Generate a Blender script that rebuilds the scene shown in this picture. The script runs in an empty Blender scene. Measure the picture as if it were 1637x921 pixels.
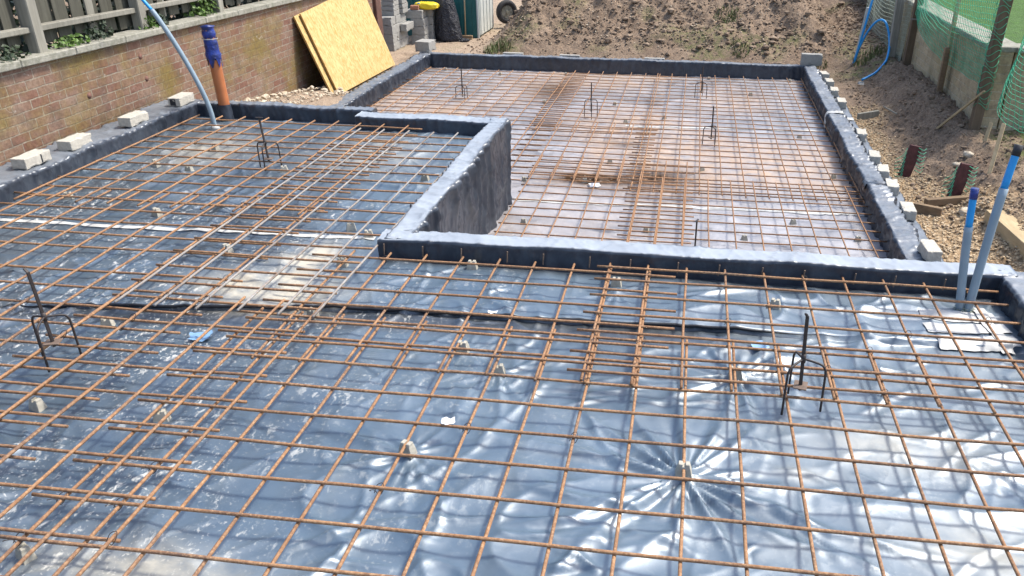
import bpy, bmesh, math, random
import numpy as np
from mathutils import Vector, Matrix
SC = bpy.context.scene
COL = SC.collection
R = math.radians
rnd = random.Random(7)

# ------------------------------------------------------------------ camera
CAM_C = (0.3349, -2.5985, 1.8117)
RIGHT = (0.9924, 0.1220, 0.0139); UP = (-0.0663, 0.4366, 0.8972); FWD = (-0.1033, 0.8913, -0.4414)
FPX, PX, PY = 1306.54, 945.0, 460.0
cam = bpy.data.cameras.new('camera'); cam_o = bpy.data.objects.new('camera', cam); COL.objects.link(cam_o)
cam.sensor_fit = 'HORIZONTAL'; cam.sensor_width = 36; cam.lens = 36 * FPX / 1637
cam.shift_x = (818.5 - PX) / 1637; cam.shift_y = (PY - 460.5) / 1637
cam.clip_start = 0.05; cam.clip_end = 500
m = Matrix(((RIGHT[0], UP[0], -FWD[0], CAM_C[0]), (RIGHT[1], UP[1], -FWD[1], CAM_C[1]), (RIGHT[2], UP[2], -FWD[2], CAM_C[2]), (0, 0, 0, 1)))
cam_o.matrix_world = m
SC.camera = cam_o

def at(u, v, z):
    """the point of the photograph's pixel (u, v) on the level z"""
    a, b = (u - PX) / FPX, (v - PY) / FPX
    d = [RIGHT[i] * a - UP[i] * b + FWD[i] for i in range(3)]
    k = (z - CAM_C[2]) / d[2]
    return Vector([CAM_C[i] + k * d[i] for i in range(3)])

# ------------------------------------------------------------------ light
SUN = Vector((0.62, 0.34, 1.12)).normalized()
world = bpy.data.worlds.new('World'); SC.world = world; world.use_nodes = True
wn = world.node_tree; bg = wn.nodes['Background']
sky = wn.nodes.new('ShaderNodeTexSky'); sky.sky_type = 'NISHITA'; sky.sun_disc = False
sky.sun_elevation = math.asin(SUN.z); sky.sun_rotation = math.atan2(SUN.x, SUN.y)
sky.air_density = 1.0; sky.dust_density = 3.0; sky.ozone_density = 1.0
wn.links.new(sky.outputs[0], bg.inputs[0]); bg.inputs[1].default_value = 0.15
sl = bpy.data.lights.new('sun', 'SUN'); sl.energy = 2.35; sl.angle = R(9.0); sl.color = (1.0, 0.945, 0.86)
so = bpy.data.objects.new('sun', sl); COL.objects.link(so)
so.rotation_euler = (-SUN).to_track_quat('-Z', 'Y').to_euler()
SC.view_settings.view_transform = 'Standard'; SC.view_settings.look = 'None'
SC.view_settings.exposure = 1.02; SC.view_settings.gamma = 1.0

# ------------------------------------------------------------------ noise
_rg = np.random.RandomState(3)
_perm = _rg.permutation(256); _perm = np.concatenate([_perm, _perm, _perm])
_ga = _rg.rand(256) * 2 * np.pi
def perlin(x, y, s=0):
    x = np.asarray(x, float) + s * 17.31; y = np.asarray(y, float) + s * 9.77
    xi = np.floor(x).astype(int); yi = np.floor(y).astype(int); xf = x - xi; yf = y - yi
    u = xf ** 3 * (xf * (xf * 6 - 15) + 10); v = yf ** 3 * (yf * (yf * 6 - 15) + 10)
    def g(ix, iy, dx, dy):
        a = _ga[_perm[(_perm[ix & 255] + iy) & 255]]
        return np.cos(a) * dx + np.sin(a) * dy
    n00 = g(xi, yi, xf, yf); n10 = g(xi + 1, yi, xf - 1, yf); n01 = g(xi, yi + 1, xf, yf - 1); n11 = g(xi + 1, yi + 1, xf - 1, yf - 1)
    return ((n00 * (1 - u) + n10 * u) * (1 - v) + (n01 * (1 - u) + n11 * u) * v) * 1.4
def fbm(x, y, s=0, o=4, g=.5):
    r = 0; a = 1
    for i in range(o):
        r = r + a * perlin(x * 2 ** i, y * 2 ** i, s + i * 3); a *= g
    return r
def ridge(x, y, s=0):
    return 1 - np.minimum(1, np.abs(perlin(x, y, s)) * 2.2)
def sst(a, b, x):
    t = np.clip((x - a) / (b - a), 0, 1); return t * t * (3 - 2 * t)

# ------------------------------------------------------------------ mesh helpers
def link(name, me, mat=None, parent=None, loc=None):
    me.name = name
    o = bpy.data.objects.new(name, me); COL.objects.link(o)
    if mat:
        for mm in (mat if isinstance(mat, (list, tuple)) else [mat]): me.materials.append(mm)
    if parent: o.parent = parent
    if loc is not None: o.location = loc
    return o
def np_mesh(V, F, smooth=True):
    me = bpy.data.meshes.new('m'); V = np.asarray(V, np.float32); F = np.asarray(F, np.int32)
    me.vertices.add(len(V)); me.vertices.foreach_set('co', V.ravel())
    n = F.shape[1]
    me.loops.add(F.size); me.loops.foreach_set('vertex_index', F.ravel())
    me.polygons.add(len(F)); me.polygons.foreach_set('loop_start', np.arange(len(F), dtype=np.int32) * n)
    me.polygons.foreach_set('loop_total', np.full(len(F), n, np.int32))
    me.polygons.foreach_set('use_smooth', np.full(len(F), smooth))
    me.update(); me.validate()
    return me
def attr(me, name, vals):
    a = me.attributes.new(name, 'FLOAT', 'POINT'); a.data.foreach_set('value', np.asarray(vals, np.float32).ravel())
def grid_faces(nu, nv, wrap_u=False):
    i = np.arange(nu if wrap_u else nu - 1); j = np.arange(nv - 1)
    I, J = np.meshgrid(i, j, indexing='ij'); I2 = (I + 1) % nu
    return np.stack([I * nv + J, I2 * nv + J, I2 * nv + J + 1, I * nv + J + 1], -1).reshape(-1, 4)
def tube(pts, rad, sides=8, caps=True):
    P = np.asarray(pts, float); n = len(P)
    T = np.gradient(P, axis=0); T /= np.linalg.norm(T, axis=1)[:, None] + 1e-9
    ref = np.array([0, 0, 1.]) if abs(T[0][2]) < .9 else np.array([1., 0, 0])
    N = np.zeros_like(P); prev = np.cross(T[0], ref); prev /= np.linalg.norm(prev)
    for i in range(n):
        prev = prev - T[i] * np.dot(prev, T[i]); prev /= np.linalg.norm(prev); N[i] = prev
    B = np.cross(T, N); a = np.arange(sides) * 2 * np.pi / sides
    rr = np.broadcast_to(np.asarray(rad, float), (n,))
    V = P[None] + rr[None, :, None] * (np.cos(a)[:, None, None] * N[None] + np.sin(a)[:, None, None] * B[None])
    F = grid_faces(sides, n, True); V = V.reshape(-1, 3)
    if caps:
        c0, c1 = len(V), len(V) + 1; V = np.vstack([V, P[0], P[-1]])
        k = np.arange(sides); k2 = (k + 1) % sides
        F = np.vstack([F, np.stack([k2 * n, k * n, np.full(sides, c0), np.full(sides, c0)], -1), np.stack([k * n + n - 1, k2 * n + n - 1, np.full(sides, c1), np.full(sides, c1)], -1)])
    return V, F
def tube_me(pts, rad, sides=8, caps=True):
    V, F = tube(pts, rad, sides, caps)
    q = F[:, 2] != F[:, 3]
    if q.all(): return np_mesh(V, F)
    me = bpy.data.meshes.new('m')
    me.from_pydata([tuple(v) for v in V], [], [tuple(f) if f[2] != f[3] else tuple(f[:3]) for f in F.tolist()])
    me.polygons.foreach_set('use_smooth', [True] * len(me.polygons)); me.update()
    return me
def curve_pts(ctrl, n=40):
    C = np.asarray(ctrl, float); C = np.vstack([2 * C[0] - C[1], C, 2 * C[-1] - C[-2]]); out = []
    k = len(C) - 3
    for i in range(k):
        p0, p1, p2, p3 = C[i:i + 4]
        for t in np.linspace(0, 1, max(2, n // k), endpoint=(i == k - 1)):
            out.append(.5 * (2 * p1 + (p2 - p0) * t + (2 * p0 - 5 * p1 + 4 * p2 - p3) * t * t + (3 * p1 - p0 - 3 * p2 + p3) * t ** 3))
    return np.array(out)
class MB:
    def __init__(s): s.bm = bmesh.new()
    def box(s, c, size, bev=.004, rot=None, seg=1):
        M = Matrix.Translation(c) @ (rot.to_4x4() if rot is not None else Matrix()) @ Matrix.Diagonal((size[0], size[1], size[2], 1))
        r = bmesh.ops.create_cube(s.bm, size=1, matrix=M)
        if bev: bmesh.ops.bevel(s.bm, geom=list({e for v in r['verts'] for e in v.link_edges}), offset=bev, segments=seg, affect='EDGES', profile=.6)
        return s
    def bar(s, a, b, w, t, bev=.003, roll=0):
        a, b = Vector(a), Vector(b); d = b - a
        q = d.to_track_quat('Z', 'Y').to_matrix() @ Matrix.Rotation(roll, 3, 'Z')
        return s.box((a + b) / 2, (w, t, d.length), bev, q)
    def cyl(s, a, b, r, n=16, r2=None):
        a, b = Vector(a), Vector(b); d = b - a
        M = Matrix.Translation((a + b) / 2) @ d.to_track_quat('Z', 'Y').to_matrix().to_4x4()
        bmesh.ops.create_cone(s.bm, cap_ends=True, segments=n, radius1=r, radius2=r if r2 is None else r2, depth=d.length, matrix=M); return s
    def me(s, smooth=False, jit=0, seed=0):
        if jit:
            q = random.Random(seed)
            for v in s.bm.verts: v.co += Vector((q.uniform(-jit, jit), q.uniform(-jit, jit), q.uniform(-jit, jit)))
        bmesh.ops.recalc_face_normals(s.bm, faces=s.bm.faces)
        me = bpy.data.meshes.new('m'); s.bm.to_mesh(me); s.bm.free()
        me.polygons.foreach_set('use_smooth', [smooth] * len(me.polygons)); me.update()
        return me
def thing(name, label, cat, loc=(0, 0, 0), rz=0, group=None):
    o = bpy.data.objects.new(name, None); COL.objects.link(o); o.location = loc; o.rotation_euler = (0, 0, rz)
    o.empty_display_size = .1
    return tag(o, label, cat, group)
def tag(o, label, cat, group=None, kind=None):
    if label: o['label'] = label
    if cat: o['category'] = cat
    if group: o['group'] = group
    if kind: o['kind'] = kind
    return o
def dup(root, loc, rz, label):
    r = root.copy(); COL.objects.link(r); r.location = loc; r.rotation_euler = (0, 0, rz); r['label'] = label
    for ch in list(root.children):
        c = ch.copy(); COL.objects.link(c); c.parent = r
        for g in list(ch.children):
            d = g.copy(); COL.objects.link(d); d.parent = c
    return r

# ------------------------------------------------------------------ materials
class NT:
    def __init__(s, name, rough=.6, metallic=0, spec=.5):
        s.m = bpy.data.materials.new(name); s.m.use_nodes = True; s.t = s.m.node_tree; s.n = s.t.nodes
        s.p = s.n['Principled BSDF']; s.p.inputs['Roughness'].default_value = rough; s.p.inputs['Metallic'].default_value = metallic
        s.p.inputs['Specular IOR Level'].default_value = spec
        s.tc = s.n.new('ShaderNodeTexCoord')
        s.geo = s.n.new('ShaderNodeNewGeometry')
    def lk(s, a, b): s.t.links.new(a, b)
    def pos(s): return s.geo.outputs['Position']
    def noise(s, scale, detail=4, rough=.55, vec=None, dist=0):
        n = s.n.new('ShaderNodeTexNoise'); n.inputs['Scale'].default_value = scale; n.inputs['Detail'].default_value = detail
        n.inputs['Roughness'].default_value = rough; n.inputs['Distortion'].default_value = dist
        s.lk(vec if vec is not None else s.pos(), n.inputs['Vector']); return n.outputs['Fac']
    def vor(s, scale, feature='F1', vec=None, out='Distance', rand=1):
        n = s.n.new('ShaderNodeTexVoronoi'); n.inputs['Scale'].default_value = scale; n.feature = feature; n.inputs['Randomness'].default_value = rand
        s.lk(vec if vec is not None else s.pos(), n.inputs['Vector']); return n.outputs[out]
    def ramp(s, f, stops):
        n = s.n.new('ShaderNodeValToRGB'); e = n.color_ramp.elements
        while len(e) < len(stops): e.new(.5)
        for i, (p, c) in enumerate(stops):
            e[i].position = p; e[i].color = (c, c, c, 1) if isinstance(c, (int, float)) else (*c, 1)
        s.lk(f, n.inputs[0]); return n.outputs[0]
    def mix(s, f, a, b, mode='MIX'):
        n = s.n.new('ShaderNodeMix'); n.data_type = 'RGBA'; n.blend_type = mode
        for k, v in ((0, f), (6, a), (7, b)):
            if hasattr(v, 'links'): s.lk(v, n.inputs[k])
            elif isinstance(v, (int, float)): n.inputs[k].default_value = v if k == 0 else (v, v, v, 1)
            else: n.inputs[k].default_value = (*v, 1)
        return n.outputs[2]
    def math(s, op, a, b=None, c=None):
        n = s.n.new('ShaderNodeMath'); n.operation = op
        for k, v in enumerate((a, b, c)):
            if v is None: continue
            if hasattr(v, 'links'): s.lk(v, n.inputs[k])
            else: n.inputs[k].default_value = v
        return n.outputs[0]
    def attr(s, name):
        n = s.n.new('ShaderNodeAttribute'); n.attribute_name = name; return n.outputs['Fac']
    def mapv(s, scale=(1, 1, 1), rot=(0, 0, 0), vec=None):
        n = s.n.new('ShaderNodeMapping'); n.inputs['Scale'].default_value = scale; n.inputs['Rotation'].default_value = rot
        s.lk(vec if vec is not None else s.pos(), n.inputs['Vector']); return n.outputs[0]
    def rnd(s):
        n = s.n.new('ShaderNodeObjectInfo'); return n.outputs['Random']
    def bump(s, h, strength=.5, dist=.01):
        n = s.n.new('ShaderNodeBump'); n.inputs['Strength'].default_value = strength; n.inputs['Distance'].default_value = dist
        s.lk(h, n.inputs['Height'])
        if s.p.inputs['Normal'].links: s.lk(s.p.inputs['Normal'].links[0].from_socket, n.inputs['Normal'])
        s.lk(n.outputs[0], s.p.inputs['Normal']); return s
    def col(s, c):
        if hasattr(c, 'links'): s.lk(c, s.p.inputs['Base Color'])
        else: s.p.inputs['Base Color'].default_value = (*c, 1)
        return s
    def rough(s, r):
        if hasattr(r, 'links'): s.lk(r, s.p.inputs['Roughness'])
        else: s.p.inputs['Roughness'].default_value = r
        return s
def simple(name, c, rough=.6, var=.25, scale=20, bump=.15, metallic=0, spec=.5, dist=.003, c2=None):
    t = NT(name, rough, metallic, spec); f = t.noise(scale, 5)
    d = c2 or tuple(x * (1 - var) for x in c)
    t.col(t.mix(t.ramp(f, [(.3, 0), (.7, 1)]), d, c))
    if bump: t.bump(t.noise(scale * 4, 4), bump, dist)
    return t.m

# membrane: blue-black polythene, dusty; 'dust' and 'silt' say where dried splashes and dried mud lie
def membrane_mat(name, base_a, base_b, dust_amt=1.0, r0=.26, r1=.5, ior=2.45, tint=(.85, .93, 1.0), crumple=.22):
    t = NT(name, .3, 0, .5)
    t.p.inputs['IOR'].default_value = ior; t.p.inputs['Specular Tint'].default_value = (*tint, 1)
    big = t.noise(1.6, 5, .6, dist=.6); med = t.noise(9, 5, .6, dist=.8)
    c = t.mix(t.ramp(big, [(.32, 0), (.68, 1)]), base_a, base_b)
    film = t.ramp(med, [(.42, 0), (.75, 1)])
    c = t.mix(t.math('MULTIPLY', film, .18), c, (.14, .18, .22))
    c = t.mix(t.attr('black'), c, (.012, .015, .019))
    c = t.mix(t.math('MULTIPLY', t.attr('film'), t.ramp(t.noise(5, 3, .5, dist=.6), [(.2, .55), (.7, .9)])), c, (.36, .40, .44))  # wall tops coloured pale, standing in for sky light on upward faces
    d = t.attr('dust'); s_ = t.attr('silt')
    splash = t.ramp(t.noise(26, 6, .7, vec=t.mapv((1, .6, 1), (0, 0, .5)), dist=.35), [(.57, 0), (.64, 1)])
    speck = t.ramp(t.noise(75, 3, .6, dist=.4), [(.60, 0), (.68, 1)])
    patch = t.ramp(t.noise(2.4, 5, .65), [(.41, 0), (.58, 1)])
    k = t.math('MULTIPLY', t.math('MULTIPLY', t.math('MAXIMUM', splash, t.math('MULTIPLY', speck, .9)), patch), t.math('MULTIPLY', d, dust_amt))
    c = t.mix(k, c, (.52, .52, .48))
    sm = t.math('MULTIPLY', s_, t.ramp(t.noise(7, 6, .65), [(.25, .0), (.6, 1)]))
    c = t.mix(sm, c, (.46, .41, .30))
    t.col(c)
    rr = t.mix(t.ramp(t.noise(5, 5, .6, dist=.5), [(.3, 0), (.7, 1)]), (r0,) * 3, (r1,) * 3)
    rr = t.mix(t.math('MAXIMUM', k, sm), rr, (.85,) * 3)
    t.rough(rr)
    wv = t.n.new('ShaderNodeTexNoise'); wv.inputs['Scale'].default_value = 2.2; wv.inputs['Detail'].default_value = 3; t.lk(t.pos(), wv.inputs['Vector'])
    va = t.n.new('ShaderNodeVectorMath'); va.operation = 'MULTIPLY_ADD'; t.lk(wv.outputs['Color'], va.inputs[0]); va.inputs[1].default_value = (.5, .5, .5); t.lk(t.pos(), va.inputs[2])
    crum = t.math('MULTIPLY', t.math('ADD', t.vor(3.6, vec=t.mapv((1, 1.5, 1), vec=va.outputs[0])), t.math('MULTIPLY', t.vor(9.5, vec=t.mapv((1.3, 1, 1), (0, 0, .6), vec=va.outputs[0])), .35)), t.ramp(t.noise(1.3, 3), [(.35, .15), (.65, 1)]))
    t.bump(crum, crumple, .035)
    t.bump(t.noise(22, 3, .5, dist=1.0), .07, .006)
    t.bump(t.noise(120, 3, .6), .04, .002)
    return t.m
M_MEM = membrane_mat('blue_polythene', (.036, .066, .096), (.085, .130, .176), .9, .33, .50)
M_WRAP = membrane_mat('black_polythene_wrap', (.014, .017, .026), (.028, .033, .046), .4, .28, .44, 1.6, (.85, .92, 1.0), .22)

def rear_mat():
    t = NT('muddy_polythene', .4, 0, .8)
    t.p.inputs['Coat Weight'].default_value = .35; t.p.inputs['Coat IOR'].default_value = 2.0; t.p.inputs['Coat Roughness'].default_value = .32
    c = t.mix(t.ramp(t.noise(2.2, 5, .6, dist=.7), [(.3, 0), (.7, 1)]), (.17, .168, .178), (.38, .375, .39))
    mud = t.math('MULTIPLY', t.attr('silt'), t.ramp(t.noise(4.5, 6, .65, dist=.6), [(.28, 0), (.62, 1)]))
    c = t.mix(mud, c, (.40, .29, .205))
    t.lk(t.math('MULTIPLY', t.math('SUBTRACT', 1.0, t.attr('rust')), .35), t.p.inputs['Coat Weight'])
    t.lk(t.math('MULTIPLY', t.math('SUBTRACT', 1.0, t.attr('rust')), .5), t.p.inputs['Specular IOR Level'])
    c = t.mix(t.math('MULTIPLY', t.attr('rust'), t.ramp(t.noise(11, 5, .7), [(.15, .2), (.5, 1)])), c, (.055, .032, .018))
    sp = t.ramp(t.noise(30, 5, .7, dist=1), [(.58, 0), (.66, 1)])
    c = t.mix(t.math('MULTIPLY', sp, .5), c, (.55, .52, .48))
    dk = t.ramp(t.noise(6, 5, .7, vec=t.mapv((.5, 1.6, 1)), dist=1), [(.57, 0), (.68, 1)])  # dark streaks painted in for the shadows of the bars
    c = t.mix(t.math('MULTIPLY', dk, .7), c, (.035, .035, .045))
    t.col(c)
    t.rough(t.mix(t.attr('wet'), t.mix(mud, (.36,) * 3, (.6,) * 3), (.3,) * 3))
    t.bump(t.noise(26, 4, .6, dist=1.0), .2, .006)
    return t.m
M_REAR = rear_mat()

def rust_mat(name, a, b, c3, metallic=0):
    t = NT(name, .75, metallic, .3)
    c = t.mix(t.ramp(t.noise(14, 5, .65), [(.3, 0), (.7, 1)]), a, b)
    c = t.mix(t.ramp(t.noise(2.5, 4, .65), [(.48, 0), (.66, .75)]), c, (.10, .07, .058))
    c = t.mix(t.ramp(t.noise(90, 4, .7), [(.45, 0), (.72, 1)]), c, c3)
    c = t.mix(t.math('MULTIPLY', t.rnd(), .35), c, a)
    t.col(c)
    t.bump(t.noise(220, 3, .6), .5, .002)
    return t.m
M_RUST = rust_mat('rusty_steel', (.17, .088, .048), (.34, .18, .088), (.48, .30, .165))
M_STEEL = rust_mat('bright_steel', (.24, .23, .22), (.36, .36, .35), (.26, .17, .10), .2)
M_STAND = simple('dark_steel', (.035, .026, .024), .55, .4, 60, .3)
M_STANDR = simple('rusted_plate', (.17, .12, .09), .8, .4, 60, .3)
M_CONC = simple('concrete_block', (.33, .325, .30), .9, .22, 30, .7, dist=.004)
M_CONCL = simple('pale_concrete_block', (.52, .49, .42), .9, .3, 40, .6, dist=.004)
M_SPACER = simple('spacer_grey', (.44, .42, .35), .85, .3, 60, .3)
M_TAPE = simple('white_tape', (.60, .61, .59), .55, .4, 9, .5)
M_WOODG = None
def wood(name, a, b, scale=8, axis=(1, 1, .06), rough=.85):
    t = NT(name, rough, 0, .25)
    v = t.mapv(axis)
    g = t.noise(scale * 4, 5, .65, vec=v, dist=.6); bl = t.noise(3, 4)
    c = t.mix(t.ramp(g, [(.3, 0), (.7, 1)]), a, b)
    c = t.mix(t.math('MULTIPLY', t.ramp(bl, [(.4, 0), (.7, 1)]), .5), c, tuple(x * .6 for x in a))
    c = t.mix(t.math('MULTIPLY', t.rnd(), .3), c, tuple(x * .7 for x in b))
    t.col(c); t.bump(g, .4, .004); return t.m
M_FENCE = wood('weathered_wood', (.20, .19, .155), (.35, .34, .29))
M_FENCED = wood('dark_weathered_wood', (.06, .058, .045), (.14, .138, .11))
M_POST = wood('brown_post', (.10, .07, .045), (.20, .15, .10))
M_TIMBER = wood('pale_timber', (.36, .27, .15), (.52, .41, .25), axis=(1, .1, 1))
M_TIMBERB = wood('brown_timber', (.16, .11, .07), (.28, .20, .12), axis=(.1, 1, 1))
def brick_mat(name, c1, c2, mortar, bw, bh, moss, swap=False, pale=(.4, .34, .28)):
    t = NT(name, .9, 0, .2)
    sx = t.n.new('ShaderNodeSeparateXYZ'); t.lk(t.pos(), sx.inputs[0])
    cx = t.n.new('ShaderNodeCombineXYZ'); t.lk(sx.outputs[1], cx.inputs[0]); t.lk(sx.outputs[2], cx.inputs[1])
    wob = t.n.new('ShaderNodeTexNoise'); wob.inputs['Scale'].default_value = 9; t.lk(t.pos(), wob.inputs['Vector'])
    ad = t.n.new('ShaderNodeVectorMath'); ad.operation = 'MULTIPLY_ADD'; t.lk(wob.outputs['Color'], ad.inputs[0]); ad.inputs[1].default_value = (.014, .014, 0); t.lk(cx.outputs[0], ad.inputs[2])
    b = t.n.new('ShaderNodeTexBrick'); t.lk(ad.outputs[0], b.inputs['Vector'])
    for k, v in (('Scale', 1), ('Mortar Size', .0055), ('Mortar Smooth', .25), ('Brick Width', bw), ('Row Height', bh), ('Bias', 0)): b.inputs[k].default_value = v
    b.inputs['Color1'].default_value = (*c1, 1); b.inputs['Color2'].default_value = (*c2, 1); b.inputs['Mortar'].default_value = (*mortar, 1)
    c = t.mix(t.ramp(t.noise(4, 5, .65), [(.42, 0), (.75, .45)]), b.outputs['Color'], pale)
    c = t.mix(t.math('MULTIPLY', t.ramp(t.noise(2.3, 5, .6), [(.45, 0), (.65, 1)]), moss[3]), c, moss[:3])
    c = t.mix(t.ramp(t.noise(45, 5, .7), [(.35, 0), (.75, .75)]), c, tuple(x * .5 for x in c1))
    wh = t.ramp(t.noise(12, 6, .7, dist=1), [(.62, 0), (.72, .6)])
    c = t.mix(wh, c, (.55, .52, .45))
    c = t.mix(t.ramp(t.noise(6.5, 5, .7), [(.50, 0), (.70, .55)]), c, (.10, .078, .06))
    t.col(c)
    h = t.math('ADD', t.math('MULTIPLY', b.outputs['Fac'], -1.0), t.math('MULTIPLY', t.noise(40, 5, .7), .8))
    t.bump(h, .9, .008)
    return t.m
M_BRICK = brick_mat('mossy_red_brick', (.21, .105, .075), (.28, .19, .13), (.35, .31, .24), .178, .0665, (.22, .175, .04, .8))
M_BLOCKW = brick_mat('tan_block_wall', (.50, .39, .24), (.60, .49, .32), (.68, .60, .43), .2, .085, (.17, .17, .08, .5), pale=(.33, .28, .2))
M_COPING = simple('coping_concrete', (.34, .33, .28), .95, .45, 25, .8, dist=.006, c2=(.17, .17, .13))
def soil_mat():
    t = NT('soil', .95, 0, .15)
    c = t.mix(t.ramp(t.noise(2.4, 6, .65), [(.3, 0), (.7, 1)]), (.185, .132, .09), (.36, .27, .19))
    c = t.mix(t.ramp(t.noise(38, 5, .7), [(.38, 0), (.72, 1)]), c, (.10, .072, .055))
    c = t.mix(t.ramp(t.noise(70, 3, .6), [(.62, 0), (.70, .9)]), c, (.40, .33, .26))
    gr = t.attr('gravel')
    vc = t.vor(42, out='Color'); sep = t.n.new('ShaderNodeSeparateColor'); t.lk(vc, sep.inputs[0])
    gc = t.mix(sep.outputs[0], (.33, .22, .12), (.60, .46, .29))
    gc = t.mix(t.ramp(t.vor(42), [(.25, 0), (.7, .8)]), gc, (.14, .095, .055))
    c = t.mix(gr, c, gc)
    c = t.mix(t.math('MULTIPLY', t.attr('grass'), t.ramp(t.noise(9, 5, .7), [(.4, 0), (.6, 1)])), c, (.09, .13, .03))
    c = t.mix(t.math('MULTIPLY', t.attr('path'), t.ramp(t.noise(6, 5, .7), [(.25, .3), (.7, 1)])), c, (.37, .29, .215))
    t.col(c)
    t.bump(t.noise(30, 6, .7), .9, .02); t.bump(t.noise(110, 4, .7), .6, .006)
    return t.m
M_SOIL = soil_mat()
def rock_mat(name, a, b, sc=9):
    t = NT(name, .92, 0, .2)
    w = t.n.new('ShaderNodeTexWhiteNoise'); 
    c = t.mix(t.ramp(t.noise(sc, 2), [(.35, 0), (.65, 1)]), a, b)
    c = t.mix(t.ramp(t.noise(130, 4, .7), [(.4, 0), (.7, .6)]), c, tuple(x * .5 for x in a))
    t.col(c); t.bump(t.noise(160, 3), .5, .003); return t.m
M_CLOD = rock_mat('clods', (.145, .103, .072), (.34, .26, .185))
M_GRAVEL = rock_mat('gravel_stones', (.34, .24, .14), (.66, .54, .37), 60)
M_RUBBLE = rock_mat('rubble_stones', (.42, .34, .24), (.66, .58, .45), 25)
def osb_mat():
    t = NT('osb', .8, 0, .2)
    v1 = t.vor(34, out='Color', vec=t.mapv((1, 1.7, .6), (.3, 0, .6))); s1 = t.n.new('ShaderNodeSeparateColor'); t.lk(v1, s1.inputs[0])
    c = t.mix(s1.outputs[0], (.40, .27, .10), (.57, .43, .20))
    c = t.mix(t.ramp(s1.outputs[1], [(.78, 0), (.9, .8)]), c, (.42, .23, .06))
    c = t.mix(t.ramp(t.noise(60, 4, .7), [(.4, 0), (.8, .5)]), c, (.63, .49, .22))
    t.col(c); t.bump(t.vor(48), .2, .003); return t.m
M_OSB = osb_mat()
M_OSBE = simple('osb_edge', (.42, .24, .07), .9, .4, 60, .4)
M_ORANGE = simple('clay_orange_plastic', (.46, .155, .055), .42, .2, 12, .05)
M_BLUEW = simple('blue_wrap', (.016, .045, .30), .3, .5, 16, .6, dist=.01, c2=(.012, .014, .03))
M_GREYP = simple('grey_conduit', (.25, .33, .39), .45, .15, 10, .05)
M_BLUEP = simple('blue_pipe', (.015, .33, .78), .35, .2, 10, .05)
M_TEAL = simple('teal_sheet', (.015, .12, .115), .5, .25, 6, .1)
M_DOORW = simple('white_door', (.52, .55, .52), .6, .15, 10, .15)
M_BAG = simple('black_bag', (.022, .025, .036), .3, .4, 12, 1.0, dist=.03)
M_YELLOW = simple('yellow_bag', (.80, .60, .02), .5, .2, 12, .4, dist=.01)
M_RED = simple('red_brick', (.36, .16, .10), .9, .3, 30, .5)
M_SPALL = simple('spalled_face', (.20, .10, .075), .9, .3, 30, .6)
M_PIER = simple('dark_brick', (.15, .075, .055), .9, .4, 18, .8)
M_NET = simple('green_net', (.05, .48, .26), .6, .3, 20, 0)
M_NETW = simple('pale_net', (.45, .52, .42), .6, .3, 20, 0)
M_GRASS = simple('grass_blades', (.13, .16, .05), .7, .5, 8, 0)
M_LEAF = simple('ivy_leaves', (.10, .19, .025), .55, .6, 9, 0)
M_LEAFD = simple('dark_leaves', (.025, .05, .018), .6, .6, 9, 0)
M_LAWN = simple('lawn_grass', (.06, .15, .012), .9, .45, 14, 1.0, dist=.03)
M_RUBBER = simple('rubber', (.03, .03, .032), .8, .3, 20, .3)
M_DKRED = simple('dark_red_board', (.10, .03, .03), .7, .5, 25, .4)
M_PAPER = simple('white_scrap', (.72, .74, .76), .6, .1, 20, .1)
M_BLUESCRAP = simple('blue_scrap', (.20, .36, .55), .5, .2, 20, .1)
M_LAPSHADE = simple('lap_shade_black', (.014, .016, .022), .5, .3, 20, .2)  # near-black colour for the shadow line at the sheet lap
M_HOLE = simple('glove_black', (.02, .022, .028), .6, .3, 30, .4)

# ------------------------------------------------------------------ levels
ZF, ZT = -.05, .075            # upper floor and its wall tops
ZR, ZRT = -.63, -.44           # sunken floor and its wall tops

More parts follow.
